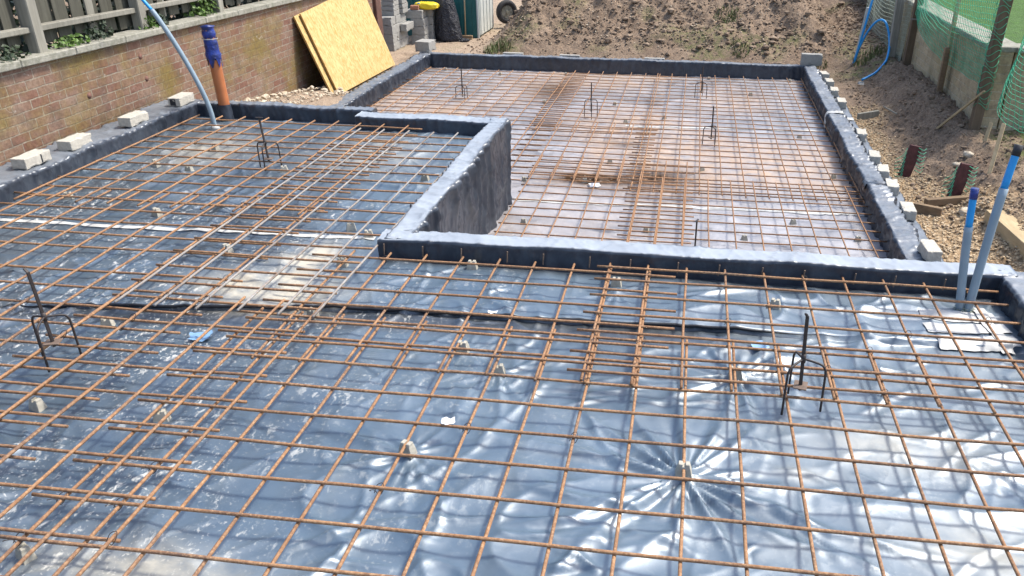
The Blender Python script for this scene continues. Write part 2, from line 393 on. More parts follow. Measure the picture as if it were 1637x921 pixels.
# ------------------------------------------------------------------ ground
def ground_h(x, y):
    lv = np.interp(y, [-9, 2.0, 4.0, 5.6, 7.2, 60], [.02, .02, -.07, -.28, -.5, -.5])          # strip by the brick wall
    z = np.full_like(x, -.5)
    inside = (x > -4.0) & (x < 2.18) & (y < 9.45)
    right = -.58 + .27 * sst(2.45, 3.15, x + .08 * perlin(x * 2, y * 2, 4)) + .05 * sst(5.5, 9, y) + .12 * sst(3.2, 4.5, x)
    right = right + .10 * np.exp(-((x - 2.95) ** 2 / .12 + (y - 7.2) ** 2 / 1.6))
    z = np.where(x > 2.05, right, z)
    zl = lv + .0 * x
    z = np.where((x <= -3.4) & (y < 9.6), zl, z)
    z = np.where((x > -4.0) & (x < -3.62) & (y > 4.0) & (y < 9.6), zl - .03, z)
    # heap of dug soil behind
    left_edge = -3.05 + .16 * (y - 9.8) + .25 * perlin(y * .9, x * 0 + 3.3, 2)
    mk = sst(0, .8, x - left_edge) * (1 - .85 * sst(2.2, 3.1, x + .12 * (y - 9.8)))
    mound = mk * (.62 * np.clip(y - 9.75, 0, 3.2) * (1 - .10 * np.clip(y - 9.75, 0, 3.2)))
    bumps = .16 * fbm(x * 1.1, y * 1.1, 5, 3) + .055 * fbm(x * 4, y * 4, 9, 3)
    z = z + np.where(y > 9.5, mound + bumps * sst(.0, .5, mound) * .8, 0)
    loose = sst(2.3, 2.7, x) * (y < 9.6) + (y > 9.7) * sst(0, .3, mound) + .25
    z = z + loose * (.030 * fbm(x * 8, y * 8, 21, 4, .65)) + .010 * fbm(x * 22, y * 22, 31, 2)
    z = np.where(inside & (x > -3.6), -.8, z)
    z = np.where((x > -3.62) & (x < 2.0) & (y < 9.36), -.8, z)
    z = np.where((x > -4.0) & (x < -3.6) & (y < 4.02), -.4, z)
    return z
def axis(segs):
    out = []
    for a, b, st in segs: out.append(np.arange(a, b, st))
    return np.concatenate(out + [np.array([segs[-1][1]])])
gx = axis([(-60, -12, 4), (-12, -5, .5), (-5, -3.4, .035), (-3.4, 2.0, .035), (2.0, 4.6, .025), (4.6, 12, .4), (12, 60, 4)])
gy = axis([(-30, -4, 2), (-4, 1.2, .2), (1.2, 4, .05), (4, 9.2, .03), (9.2, 13.6, .026), (13.6, 20, .3), (20, 90, 5)])
GX, GY = np.meshgrid(gx, gy, indexing='ij'); GZ = ground_h(GX, GY)
me = np_mesh(np.stack([GX, GY, GZ], -1).reshape(-1, 3), grid_faces(len(gx), len(gy)))
grav = ((GX > 2.0) & (GY < 8)) * (1 - sst(2.75, 3.1, GX + .25 * perlin(GX * 2, GY * 2, 8) + np.minimum(.45, .40 * np.clip(GY - 4.1, 0, 4)))) * (1 - sst(6.8, 7.8, GY + .5 * perlin(GX * 3, GY * 3, 6)))
attr(me, 'gravel', grav)
gmask = sst(.1, .35, perlin(GX * 1.3, GY * 1.3, 12)) * (GY > 9.8) * .5 + sst(3.0, 3.5, GX) * (GY < 6) * .9 + np.exp(-((GX - 2.75) ** 2 + (GY - 9.3) ** 2) / .12) * .9
attr(me, 'grass', np.clip(gmask, 0, 1))
pm = ((GX < -1.8) & (GX > -4.6) & (GY > 9.5)) * (1 - sst(-3.0, -2.6, GX - .16 * (GY - 9.8))) + ((GX < -3.5) & (GY > 4.4) & (GY < 9.6)) * .8
attr(me, 'path', np.clip(pm, 0, 1))
g = link('ground', me, M_SOIL); g['kind'] = 'structure'
def gz(x, y): return float(ground_h(np.array([float(x)]), np.array([float(y)]))[0])

# loose clods, gravel and rubble (nobody could count them)
def rocks(name, spots, mat, label, cat):
    V0 = np.array([(0, 0, 1), (.9, 0, .45), (.28, .85, .45), (-.72, .53, .45), (-.72, -.53, .45), (.28, -.85, .45), (.72, .53, -.45), (-.28, .85, -.45), (-.9, 0, -.45), (-.28, -.85, -.45), (.72, -.53, -.45), (0, 0, -1)])
    F0 = np.array([(0, 1, 2), (0, 2, 3), (0, 3, 4), (0, 4, 5), (0, 5, 1), (1, 6, 2), (2, 7, 3), (3, 8, 4), (4, 9, 5), (5, 10, 1), (2, 6, 7), (3, 7, 8), (4, 8, 9), (5, 9, 10), (1, 10, 6), (6, 11, 7), (7, 11, 8), (8, 11, 9), (9, 11, 10), (10, 11, 6)])
    n = len(spots); rs = np.random.RandomState(len(name))
    sc = np.array([s[3] for s in spots])[:, None, None] * (.6 + .7 * rs.rand(n, 1, 3)) * np.array([1, 1, .65])
    V = V0[None] * (1 + .35 * (rs.rand(n, 12, 1) - .5)) * sc
    a = rs.rand(n) * 6.28; ca, sa = np.cos(a)[:, None], np.sin(a)[:, None]
    V = np.stack([V[..., 0] * ca - V[..., 1] * sa, V[..., 0] * sa + V[..., 1] * ca, V[..., 2]], -1) + np.array([s[:3] for s in spots])[:, None]
    F = F0[None] + (np.arange(n) * 12)[:, None, None]
    o = link(name, np_mesh(V.reshape(-1, 3), F.reshape(-1, 3), False), mat); tag(o, label, cat, kind='stuff'); return o
sp = []
while len(sp) < 9000:
    x, y = rnd.uniform(-3.2, 3.9), rnd.uniform(9.75, 13.6)
    if gz(x, y) < -.36 and rnd.random() < .8: continue
    s_ = rnd.uniform(.008, .024) if rnd.random() < .93 else rnd.uniform(.024, .06)
    sp.append((x, y, gz(x, y) + s_ * .3, s_))
rocks('soil_clods', sp, M_CLOD, 'brown clods and small stones strewn over the soil heap behind', 'soil clods')
sp = []
while len(sp) < 2600:
    x, y = rnd.uniform(2.35, 4.0), rnd.uniform(3.6, 9.6)
    if x > 3.15 and y > 5.7: continue
    s_ = rnd.uniform(.005, .016) if rnd.random() < .95 else rnd.uniform(.016, .035)
    sp.append((x, y, gz(x, y) + s_ * .3, s_))
rocks('bank_clods', sp, M_CLOD, 'loose brown earth crumbs on the bank below the tan block wall', 'soil clods')
sp = []
while len(sp) < 5200:
    x, y = rnd.uniform(2.14, 3.2), rnd.uniform(1.5, 7.6)
    if x > 2.92 - min(.48, .42 * max(0, y - 4.1)) + rnd.uniform(-.12, .12): continue
    s_ = rnd.uniform(.006, .014)
    sp.append((x, y, gz(x, y) + s_ * .4, s_))
rocks('gravel', sp, M_GRAVEL, 'golden gravel beside the sunken floor on the right', 'gravel')
sp = []
for k in range(420):
    y = rnd.uniform(4.2, 6.9); x = rnd.uniform(-4.24, -3.72)
    s_ = rnd.uniform(.008, .022) if rnd.random() < .85 else rnd.uniform(.02, .04)
    sp.append((x, y, gz(x, y) + s_ * .5 + .05 * math.exp(-((x + 3.95) / .15) ** 2), s_))
rocks('rubble', sp, M_RUBBLE, 'cream rubble along the foot of the brick wall near the board', 'rubble')

sp = []
while len(sp) < 900:
    x, y = rnd.uniform(-3.0, 3.6), rnd.uniform(9.8, 13.4)
    if gz(x, y) < -.38: continue
    s_ = rnd.uniform(.006, .018); sp.append((x, y, gz(x, y) + s_ * .6, s_))
rocks('soil_pebbles', sp, M_RUBBLE, 'pale pebbles sprinkled over the soil heap behind', 'pebbles')
# ------------------------------------------------------------------ floor sheets
TENTS = [(at(1092, 762, ZF), .030, .42), (at(1176, 600, ZF), .026, .34), (at(655, 722, ZF), .018, .26), (at(797, 597, ZF), .016, .3), (at(740, 560, ZF), .010, .2), (at(985, 470, ZF), .010, .2)]
CREASES = [  # polyline (photo pixels), width, height
    ([(440, 832), (640, 828), (800, 826), (960, 838), (1080, 780)], .012, .012), ([(480, 548), (640, 562), (800, 566), (900, 580)], .012, .008),
    ([(800, 838), (900, 835), (1000, 798), (1080, 775)], .022, .022), ([(1110, 772), (1230, 800), (1330, 850), (1560, 900)], .02, .016),
    ([(1090, 800), (1080, 850), (1020, 880)], .016, .016), ([(880, 915), (920, 885), (960, 915)], .014, .02), ([(1230, 745), (1290, 752), (1340, 775), (1280, 785)], .014, .012),
    ([(1365, 748), (1420, 775)], .012, .010), ([(930, 690), (1010, 720), (1070, 750)], .012, .012), ([(1250, 490), (1330, 500), (1400, 498)], .03, .02),
    ([(1350, 590), (1420, 588), (1500, 600)], .02, .014), ([(1000, 505), (1120, 520), (1220, 522)], .012, .008), ([(1330, 520), (1400, 545), (1460, 540)], .012, .01),
    ([(130, 455), (200, 430), (240, 420)], .02, .014), ([(140, 520), (150, 480), (180, 462)], .015, .012), ([(300, 470), (340, 455), (370, 460)], .015, .012),
    ([(590, 470), (570, 440), (540, 440)], .02, .012), ([(640, 905), (560, 895), (480, 900)], .014, .012), ([(1480, 730), (1400, 715), (1340, 722)], .012, .008), ([(1220, 845), (1330, 880), (1420, 915)], .02, .014)]
CREASES = [([at(u, v, ZF) for u, v in c], w, h) for c, w, h in CREASES]
STEP_Y = lambda x: .79 + .025 * x + np.where(x < -1.3, .20 * (x + 1.3) * .55, 0)   # where the upper sheet laps over the lower one
FOLDS = []
_q = random.Random(12)
for _ in range(190):
    fx_, fy_ = _q.uniform(-3.8, 1.9), _q.uniform(-1.3, 1.3) if _q.random() < .75 else _q.uniform(1.3, 3.8)
    an = _q.gauss(.1, .7); ln = _q.uniform(.12, .75)
    FOLDS.append((fx_, fy_, fx_ + math.cos(an) * ln, fy_ + math.sin(an) * ln, _q.uniform(.006, .015), _q.uniform(.004, .011)))
def floor_h(x, y):
    x = np.array(x, float); y = np.array(y, float)
    wx = x + .25 * perlin(x * 1.1, y * 1.1, 41); wy = y + .25 * perlin(x * 1.1, y * 1.1, 43)
    h = .012 * fbm(wx * 1.3, wy * 1.3, 1, 2)
    amp = .35 + .65 * sst(-.35, .35, perlin(x * .9, y * .9, 77))
    r1 = ridge(wx * 1.5 + .8 * wy, wy * 3.2 - .6 * wx, 5); r2 = ridge(wx * 3.4 - wy, wy * 2.0 + wx, 6); r3 = ridge(wx * 6, wy * 9, 8)
    h = h + amp * (.018 * r1 ** 3 + .012 * r2 ** 5 + .0022 * r3 ** 4 * sst(0, .5, perlin(x * 1.7, y * 1.7, 81)))
    h = h + .0011 * fbm(wx * 5, wy * 7, 11, 2)
    for p, A, rad in TENTS:
        m_ = (np.abs(x - p.x) < 1.0) & (np.abs(y - p.y) < 1.0)
        if not m_.any(): continue
        dx, dy = x[m_] - p.x, y[m_] - p.y; d = np.hypot(dx, dy); acc = np.zeros_like(d); qr = random.Random(int(abs(p.x) * 1000))
        n_ = int(9 + A * 250); a0 = qr.uniform(0, 6.28)
        for k_ in range(n_):
            th = a0 + (k_ + qr.uniform(-.35, .35)) * 6.283 / n_; L_ = rad * qr.uniform(.5, 1.9); hh_ = A * qr.uniform(.45, 1.15); bend = qr.uniform(-.25, .25)
            al = dx * math.cos(th) + dy * math.sin(th); pe = -dx * math.sin(th) + dy * math.cos(th) - bend * al * al
            w_ = .006 + .045 * np.maximum(al, 0)
            env = (al > 0) * np.exp(-al / (L_ * .42)) * (al / (al + .02)) * (1 - sst(L_ * .9, L_ * 1.3, al))
            acc += hh_ * env * (np.exp(-np.abs(pe / w_) ** 1.4) - .5 * np.exp(-((pe - 2.2 * w_) / (1.3 * w_)) ** 2))
        h[m_] = h[m_] * (1 - .75 * np.exp(-(d / (rad * .8)) ** 2)) + acc * 1.5 + .014 * np.exp(-(d / .045) ** 2)
    for ax, ay, bx_, by_, w, hh in FOLDS:
        m_ = (x > min(ax, bx_) - .08) & (x < max(ax, bx_) + .08) & (y > min(ay, by_) - .08) & (y < max(ay, by_) + .08)
        if not m_.any(): continue
        xs_, ys_ = x[m_], y[m_]; ex, ey = bx_ - ax, by_ - ay; L2 = ex * ex + ey * ey
        t = ((xs_ - ax) * ex + (ys_ - ay) * ey) / L2; d = ((xs_ - ax) * ey - (ys_ - ay) * ex) / L2 ** .5 + .02 * perlin(t * 2.5 + ax * 9, t * 0 + ay * 9, 19)
        env = np.clip(np.sin(np.pi * np.clip(t, 0, 1)), 0, 1) * (t > 0) * (t < 1)
        q_ = np.abs(d) / w
        h[m_] += hh * env * (np.exp(-q_ ** 1.2) - .45 * np.exp(-((d - 2.6 * w) / (1.6 * w)) ** 2))
    for pts, w, hh in CREASES:
        best = np.full_like(x, 9.); sb = np.zeros_like(x)
        for i in range(len(pts) - 1):
            a, b = pts[i], pts[i + 1]; ex, ey = b.x - a.x, b.y - a.y; L2 = ex * ex + ey * ey
            t = np.clip(((x - a.x) * ex + (y - a.y) * ey) / L2, 0, 1)
            d = np.hypot(x - a.x - t * ex, y - a.y - t * ey); up = d < best
            best = np.where(up, d, best); sb = np.where(up, (i + t) / (len(pts) - 1), sb)
        env = np.sin(np.pi * np.clip(sb, 0, 1)) ** .5
        h = h + hh * env * np.exp(-(best / w) ** 1.5) * (best < .15)
    h = h + .013 * np.tanh((y - STEP_Y(x) - .012 * perlin(x * 3, y * 0, 5)) / .004) * sst(-3.2, -2.2, x)
    edge = np.minimum(np.minimum(x + 3.95, 1.98 - x), np.where(x > -1.25, 1.345 - y, 4.03 - y))
    return ZF + h * sst(-.02, .08, edge) - .004
def fz(x, y): return float(floor_h(np.array([float(x)]), np.array([float(y)]))[0])
fx = np.arange(-3.99, 2.03, .0100); fy = np.concatenate([np.arange(-2.4, -1.3, .06), np.arange(-1.3, 2.0, .0090), np.arange(2.0, 4.06, .0115)])
FX, FY = np.meshgrid(fx, fy, indexing='ij'); FZ = floor_h(FX, FY)
F = grid_faces(len(fx), len(fy)); V = np.stack([FX, FY, FZ], -1).reshape(-1, 3)
cx_, cy_ = V[F].mean(1)[:, 0], V[F].mean(1)[:, 1]
keep = (cy_ < 1.39) | (cx_ < -1.2)
me = np_mesh(V, F[keep])
x, y = V[:, 0], V[:, 1]
dust = .18 + .82 * (1 - sst(-1.6, -.2, x + .5 * perlin(x * 1.2, y * 1.2, 33) + .15 * y)) * (1 - .55 * sst(1.6, 2.6, y))
attr(me, 'dust', dust)
def blob(u, v, rx, ry, z=ZF):
    p = at(u, v, z); return np.exp(-(((x - p.x) / rx) ** 2 + ((y - p.y) / ry) ** 2))
silt = np.clip(1.5 * blob(430, 465, .3, .16) + 1.1 * blob(500, 415, .14, .2) + .35 * blob(150, 900, .35, .08) + .5 * blob(1440, 715, .3, .12) + .5 * blob(1600, 880, .3, .14) + .6 * blob(330, 240, .3, .4) + .5 * blob(590, 250, .4, .4) + .4 * blob(1290, 755, .12, .05) + .4 * blob(250, 900, .3, .1), 0, 1)
attr(me, 'silt', silt)
st_ = STEP_Y(x) + .012 * perlin(x * 3, y * 0, 5) - y
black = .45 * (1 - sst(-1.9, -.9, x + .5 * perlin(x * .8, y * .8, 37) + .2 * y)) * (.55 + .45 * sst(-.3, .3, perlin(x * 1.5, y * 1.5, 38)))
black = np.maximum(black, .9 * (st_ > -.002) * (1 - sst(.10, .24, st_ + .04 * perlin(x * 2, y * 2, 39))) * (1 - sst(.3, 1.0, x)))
black = np.maximum(black, .8 * (x > -1.3) * sst(1.20, 1.32, y + .05 * perlin(x * 3, y * 3, 40)))  # shadow of the front wall, painted along its foot
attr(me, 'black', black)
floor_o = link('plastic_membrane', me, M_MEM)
tag(floor_o, 'creased blue grey polythene sheet covering the upper floor in front and on the left', 'plastic sheet')
def strip(name, pts, w, hf, mat, parent, lift=.004, rag=.15):
    P = curve_pts(np.array([(p.x, p.y, 0) for p in pts]), 90); T = np.gradient(P, axis=0); T /= np.linalg.norm(T, axis=1)[:, None]; N = np.stack([-T[:, 1], T[:, 0]], 1)
    rows = []
    s_ = np.arange(len(P)) * .07
    for k in np.linspace(-1, 1, 5):
        ww = w / 2 * k * (1 + rag * perlin(s_ * 2, s_ * 0 + k * 2, 7))
        X = P[:, 0] + N[:, 0] * ww; Y = P[:, 1] + N[:, 1] * ww; rows.append(np.stack([X, Y, hf(X, Y) + lift], -1))
    return link(name, np_mesh(np.stack(rows).reshape(-1, 3), grid_faces(5, len(P))), mat, parent)
strip('joint_tape', [at(-60, 346, ZF), at(0, 350, ZF), at(200, 365, ZF), at(420, 378, ZF), at(600, 386, ZF)], .042, floor_h, M_TAPE, floor_o)
lap_x = np.linspace(-2.9, 1.1, 160); lap_y = STEP_Y(lap_x) + .012 * perlin(lap_x * 3, lap_x * 0, 5) - .004
lap = np.stack([lap_x, lap_y, floor_h(lap_x, lap_y + .02) - .004], -1)
link('lap_edge', tube_me(lap, .0078 * sst(-2.9, -2.5, lap_x) * (1 - sst(.5, 1.1, lap_x)) * (.75 + .5 * np.abs(perlin(lap_x * 2.5, lap_x * 0, 9))) + .0012, 6), M_LAPSHADE, floor_o)  # black roll drawn in as the shadow line under the lap
# patch of tape where the conduits come through
pc = []
for (a, b) in (((1470, 508), (1590, 512)), ((1478, 528), (1610, 528)), ((1500, 548), (1625, 548))):
    strip('tape_patch', [at(a[0], a[1], ZF), at((a[0] + b[0]) / 2, (a[1] + b[1]) / 2 + 2, ZF), at(*b, ZF)], .085, floor_h, M_TAPE, floor_o, .004 + .002 * len(pc), .10); pc.append(1)
strip('tape_patch', [at(1560, 500, ZF), at(1585, 530, ZF), at(1615, 562, ZF)], .06, floor_h, M_TAPE, floor_o, .011, .10)

# sunken floor
def rear_h(x, y):
    wx = x + .3 * perlin(x, y, 51); wy = y + .3 * perlin(x, y, 52)
    h = .010 * fbm(wx * 1.4, wy * 1.4, 3, 3) + .008 * ridge(wx * 3, wy * 2, 15) ** 3 + .005 * ridge(wx * 6, wy * 5, 16) ** 3 + .003 * fbm(wx * 9, wy * 9, 17, 2)
    return ZR + h - .006
rx_ = np.arange(-3.58, 1.96, .024); ry_ = np.arange(1.4, 9.42, .024)
RX, RY = np.meshgrid(rx_, ry_, indexing='ij'); V = np.stack([RX, RY, rear_h(RX, RY)], -1).reshape(-1, 3)
me = np_mesh(V, grid_faces(len(rx_), len(ry_))); x, y = V[:, 0], V[:, 1]
silt = np.clip(1.0 * sst(-.2, .5, perlin(x * .7, y * .5, 18) + .12 + .5 * np.exp(-((x + .2) / 1.2) ** 2 - ((y - 5.2) / 1.1) ** 2) + .2 * np.exp(-((x - 1) / .9) ** 2 - ((y - 5.2) / 1) ** 2)) * (.25 + .75 * sst(4.1, 4.7, y)), 0, 1)
attr(me, 'silt', silt)
rust = .9 * np.exp(-(((x + 1.45) / .3) ** 2 + ((y - 8.1) / .55) ** 2)) + 1.0 * np.exp(-(((x - .1) / .35) ** 2 + ((y - 4.75) / .3) ** 2)) + 1.6 * np.exp(-(((x + .55) / .30) ** 2 + ((y - 4.62) / .15) ** 4)) + .6 * np.exp(-(((x + .3) / .2) ** 2 + ((y - 5.8) / .1) ** 2)) + .5 * np.exp(-(((x + 1.3) / .3) ** 2 + ((y - 6.6) / .4) ** 2))
attr(me, 'rust', np.clip(rust, 0, 1))
attr(me, 'wet', np.clip(np.exp(-(((x + .5) / .25) ** 2 + ((y - 4.62) / .1) ** 2)) * 1.5 + np.exp(-(((x + .3) / .16) ** 2 + ((y - 5.8) / .06) ** 2)) * 1.4, 0, 1))
rear_o = link('plastic_membrane', me, M_REAR)
tag(rear_o, 'muddy pinkish grey polythene sheet on the sunken floor at the back', 'plastic sheet')
strip('joint_tape', [Vector((-1.1, 3.93, 0)), Vector((-.1, 3.97, 0)), Vector((.9, 4.02, 0)), Vector((1.86, 4.05, 0))], .07, rear_h, M_TAPE, rear_o)
strip('joint_tape', [Vector((-.36, 6.50, 0)), Vector((.8, 6.6, 0)), Vector((1.86, 6.69, 0))], .05, rear_h, M_TAPE, rear_o)

# ------------------------------------------------------------------ membrane wrapped walls
def wrap(name, a, b, left, right, zl, zr, zt, mat, amp=.010, seed=0, fold=1.0, step=.013, parent=None, cap=True, toplight_amt=1.0, bunch=0., ff=7., lf=1.):
    """wall from a to b (plan), reaching `left`/`right` metres to its sides, feet at zl / zr, top at zt"""
    a = np.array(a, float); b = np.array(b, float); L = np.linalg.norm(b - a); T = (b - a) / L; N = np.array([-T[1], T[0]])
    ns = max(8, int(L / step)); s_ = np.linspace(0, L, ns); prof = []; nor = []
    r = .015
    def seg(p, q, n, nn):
        for t in np.linspace(0, 1, n, endpoint=False): prof.append((p[0] + (q[0] - p[0]) * t, p[1] + (q[1] - p[1]) * t)); nor.append(nn)
    def arc(c, a0, a1, n):
        for t in np.linspace(a0, a1, n, endpoint=False): prof.append((c[0] + r * math.cos(t), c[1] + r * math.sin(t))); nor.append((math.cos(t), math.sin(t)))
    nl = max(4, int((zt - zl) / step)); nr_ = max(4, int((zt - zr) / step)); nt = max(5, int((left + right) / step))
    seg((left, zl), (left, zt - r), nl, (1, 0)); arc((left - r, zt - r), 0, math.pi / 2, 4)
    seg((left - r, zt), (-right + r, zt), nt, (0, 1)); arc((-right + r, zt - r), math.pi / 2, math.pi, 4)
    seg((-right, zt - r), (-right, zr), nr_, (-1, 0)); prof.append((-right, zr)); nor.append((-1, 0))
    P = np.array(prof); NN = np.array(nor); arcl = np.concatenate([[0], np.cumsum(np.linalg.norm(np.diff(P, axis=0), axis=1))])
    S, A = np.meshgrid(s_, arcl, indexing='ij'); o = seed * 3.7
    up = np.abs(NN[:, 0])[None]                            # 1 on the faces, 0 on the top
    vert = ridge(S * ff + o + .35 * perlin(S * 2, A * 2 + o, 2), A * .8 + o, seed) ** 3 * amp * 1.3 * fold          # hanging folds
    d = amp * .45 * fbm(S * 1.8 + o, A * 2.2 + o, seed + 1, 2) + amp * .7 * ridge(S * 7 + 2.5 * A + o, A * 2 + o, seed + 2) ** 7 + amp * .5 * ridge(S * 13 - 4 * A + o, A * 3 + o, seed + 3) ** 7
    d = d + bunch * (ridge(S * 10 + 1.2 * perlin(S * 3, A * 4, 6) + o, A * 1.5 + o, seed + 4) ** 2.5 * .7 + ridge(S * 21 + 1.5 * perlin(S * 4, A * 5, 8), A * 3 + o, seed + 5) ** 3 * .4)
    d = d + vert * (.1 + .9 * up) * np.where(NN[None, :, 0] > .2, lf, 1.)
    D = np.stack([P[None, :, 0] + NN[None, :, 0] * d, P[None, :, 1] + NN[None, :, 1] * d], -1)
    wob = .012 * perlin(s_ * 1.4 + o, s_ * 0 + o, seed)[:, None] + .005 * perlin(s_ * 6 + o, s_ * 0 + o, seed)[:, None]
    D[..., 1] += .013 * perlin(s_ * 2.2, s_ * 0 + o, seed + 7)[:, None] * (A > nl * step)
    off = D[..., 0] + wob
    V = np.stack([a[0] + T[0] * S + N[0] * off, a[1] + T[1] * S + N[1] * off, D[..., 1]], -1)
    film = np.broadcast_to(sst(.75, 1, NN[:, 1])[None], S.shape) * toplight_amt  # painted brightness: full where the wrap faces up, none on its sides
    Fq = grid_faces(ns, len(P)); V = V.reshape(-1, 3)
    # end caps (fans)
    nP = len(P); fs = [tuple(f) for f in Fq.tolist()]
    me = bpy.data.meshes.new('m'); vs = [tuple(v) for v in V]
    if cap:
        for base in (0, (ns - 1) * nP):
            c = V[base:base + nP].mean(0); vs.append(tuple(c)); ci = len(vs) - 1
            for k in range(nP - 1): fs.append((base + k, base + k + 1, ci) if base else (base + k + 1, base + k, ci))
    me.from_pydata(vs, [], fs); me.polygons.foreach_set('use_smooth', [True] * len(me.polygons)); me.update()
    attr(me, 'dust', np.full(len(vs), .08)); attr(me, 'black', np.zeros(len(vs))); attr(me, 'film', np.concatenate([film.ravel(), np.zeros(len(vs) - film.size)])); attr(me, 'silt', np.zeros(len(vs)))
    return link(name, me, mat, parent)
W = 'membrane_wrapped_wall'
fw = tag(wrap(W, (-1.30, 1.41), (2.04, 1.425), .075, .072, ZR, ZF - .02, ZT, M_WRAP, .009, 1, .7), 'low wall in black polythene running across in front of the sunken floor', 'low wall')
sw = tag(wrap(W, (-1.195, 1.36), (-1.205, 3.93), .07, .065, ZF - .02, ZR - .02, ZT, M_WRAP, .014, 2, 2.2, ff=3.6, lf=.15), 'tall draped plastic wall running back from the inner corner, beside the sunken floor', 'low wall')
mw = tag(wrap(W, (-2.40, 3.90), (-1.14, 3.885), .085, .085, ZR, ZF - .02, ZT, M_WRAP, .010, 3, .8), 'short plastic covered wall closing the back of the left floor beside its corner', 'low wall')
lb = tag(wrap(W, (-3.98, 4.09), (-2.33, 4.075), .055, .055, ZR, ZF - .02, ZT - .01, M_WRAP, .012, 4, .8, bunch=0.008, toplight_amt=.5), 'black plastic covered wall behind the orange soil pipe', 'low wall')
lw = tag(wrap(W, (-3.955, -2.2), (-3.945, 4.11), .27, 0.03, -.1, ZF - .02, ZT - .005, M_WRAP, .016, 5, .9, .017, bunch=0.016, toplight_amt=.5), 'broad plastic covered wall on the left, beside the mossy brick wall', 'low wall')
rw = tag(wrap(W, (2.04, -2.2), (2.045, 1.42), .085, .12, ZF - .02, ZR, ZT, M_WRAP, .014, 6, 1, bunch=0.012, toplight_amt=.5), 'plastic covered wall at the right edge beside the pair of grey conduits', 'low wall')
rb = tag(wrap(W, (-3.66, 9.38), (2.05, 9.50), .06, .06, -.66, ZR - .02, ZRT, M_WRAP, .012, 7, .8, .02, bunch=0.006, toplight_amt=.5), 'plastic covered wall along the far end in front of the soil heap', 'low wall')
rl = tag(wrap(W, (-3.60, 4.05), (-3.545, 9.42), .085, .06, -.66, ZR - .02, ZRT, M_WRAP, .018, 8, 1.2, .018, bunch=0.022, toplight_amt=.5), 'crinkled plastic wall at the far left, below the leaning yellow board', 'low wall')
rr = tag(wrap(W, (1.95, 1.44), (1.99, 9.40), .075, .075, ZR - .02, -.6, ZRT, M_WRAP, .016, 9, 1.3, .016, bunch=0.022, toplight_amt=.5), 'crinkled plastic wall along the right side of the sunken floor', 'low wall')
wrap('ledge', (2.10, 2.3), (2.145, 9.3), .06, .07, -.7, -.7, -.505, M_WRAP, .010, 10, .6, .02, parent=rr, toplight_amt=.55)
# tape saddles over the right wall, over the far left wall
def saddle(parent, c, half, w, zt, zdn, mat, axis_x=True):
    rows = []
    for k in np.linspace(-1, 1, 6):
        prof = [(-half - .016, zt - zdn), (-half - .018, zt - .03), (-half, zt + .012), (0, zt + .020), (half, zt + .014), (half + .02, zt - .03), (half + .05, zt - .055), (half + .12, zt - .05)]
        rows.append([(c[0] + px, c[1] + k * w / 2 * (1 + .2 * math.sin(i * 2.1)), pz + .002 * math.sin(i + k * 3)) for i, (px, pz) in enumerate(prof)])
    return link('tape_patch', np_mesh(np.array(rows).reshape(-1, 3), grid_faces(6, 8)), mat, parent)
saddle(rr, (1.975, 6.75), .085, .10, ZRT, .16, M_TAPE)
saddle(rr, (1.962, 4.30), .085, .10, ZRT, .05, M_WRAP)
saddle(rl, (-3.57, 5.15), .085, .05, ZRT, .14, M_TAPE)
# ties showing on the face of the front wall
for u, v in ((620, 393), (681, 397), (741, 402), (816, 402), (871, 409), (944, 414), (1008, 418), (1083, 423), (1148, 427), (1216, 432), (1283, 440), (1362, 440), (1425, 444), (1505, 452)):
    p = at(u, v, ZF + .06)
    q = MB().bar((p.x, 1.328, ZF + .035), (p.x + .004, 1.326, ZF + .10), .008, .006, .001).me()
    link('fixing_pin', q, M_STANDR, fw)

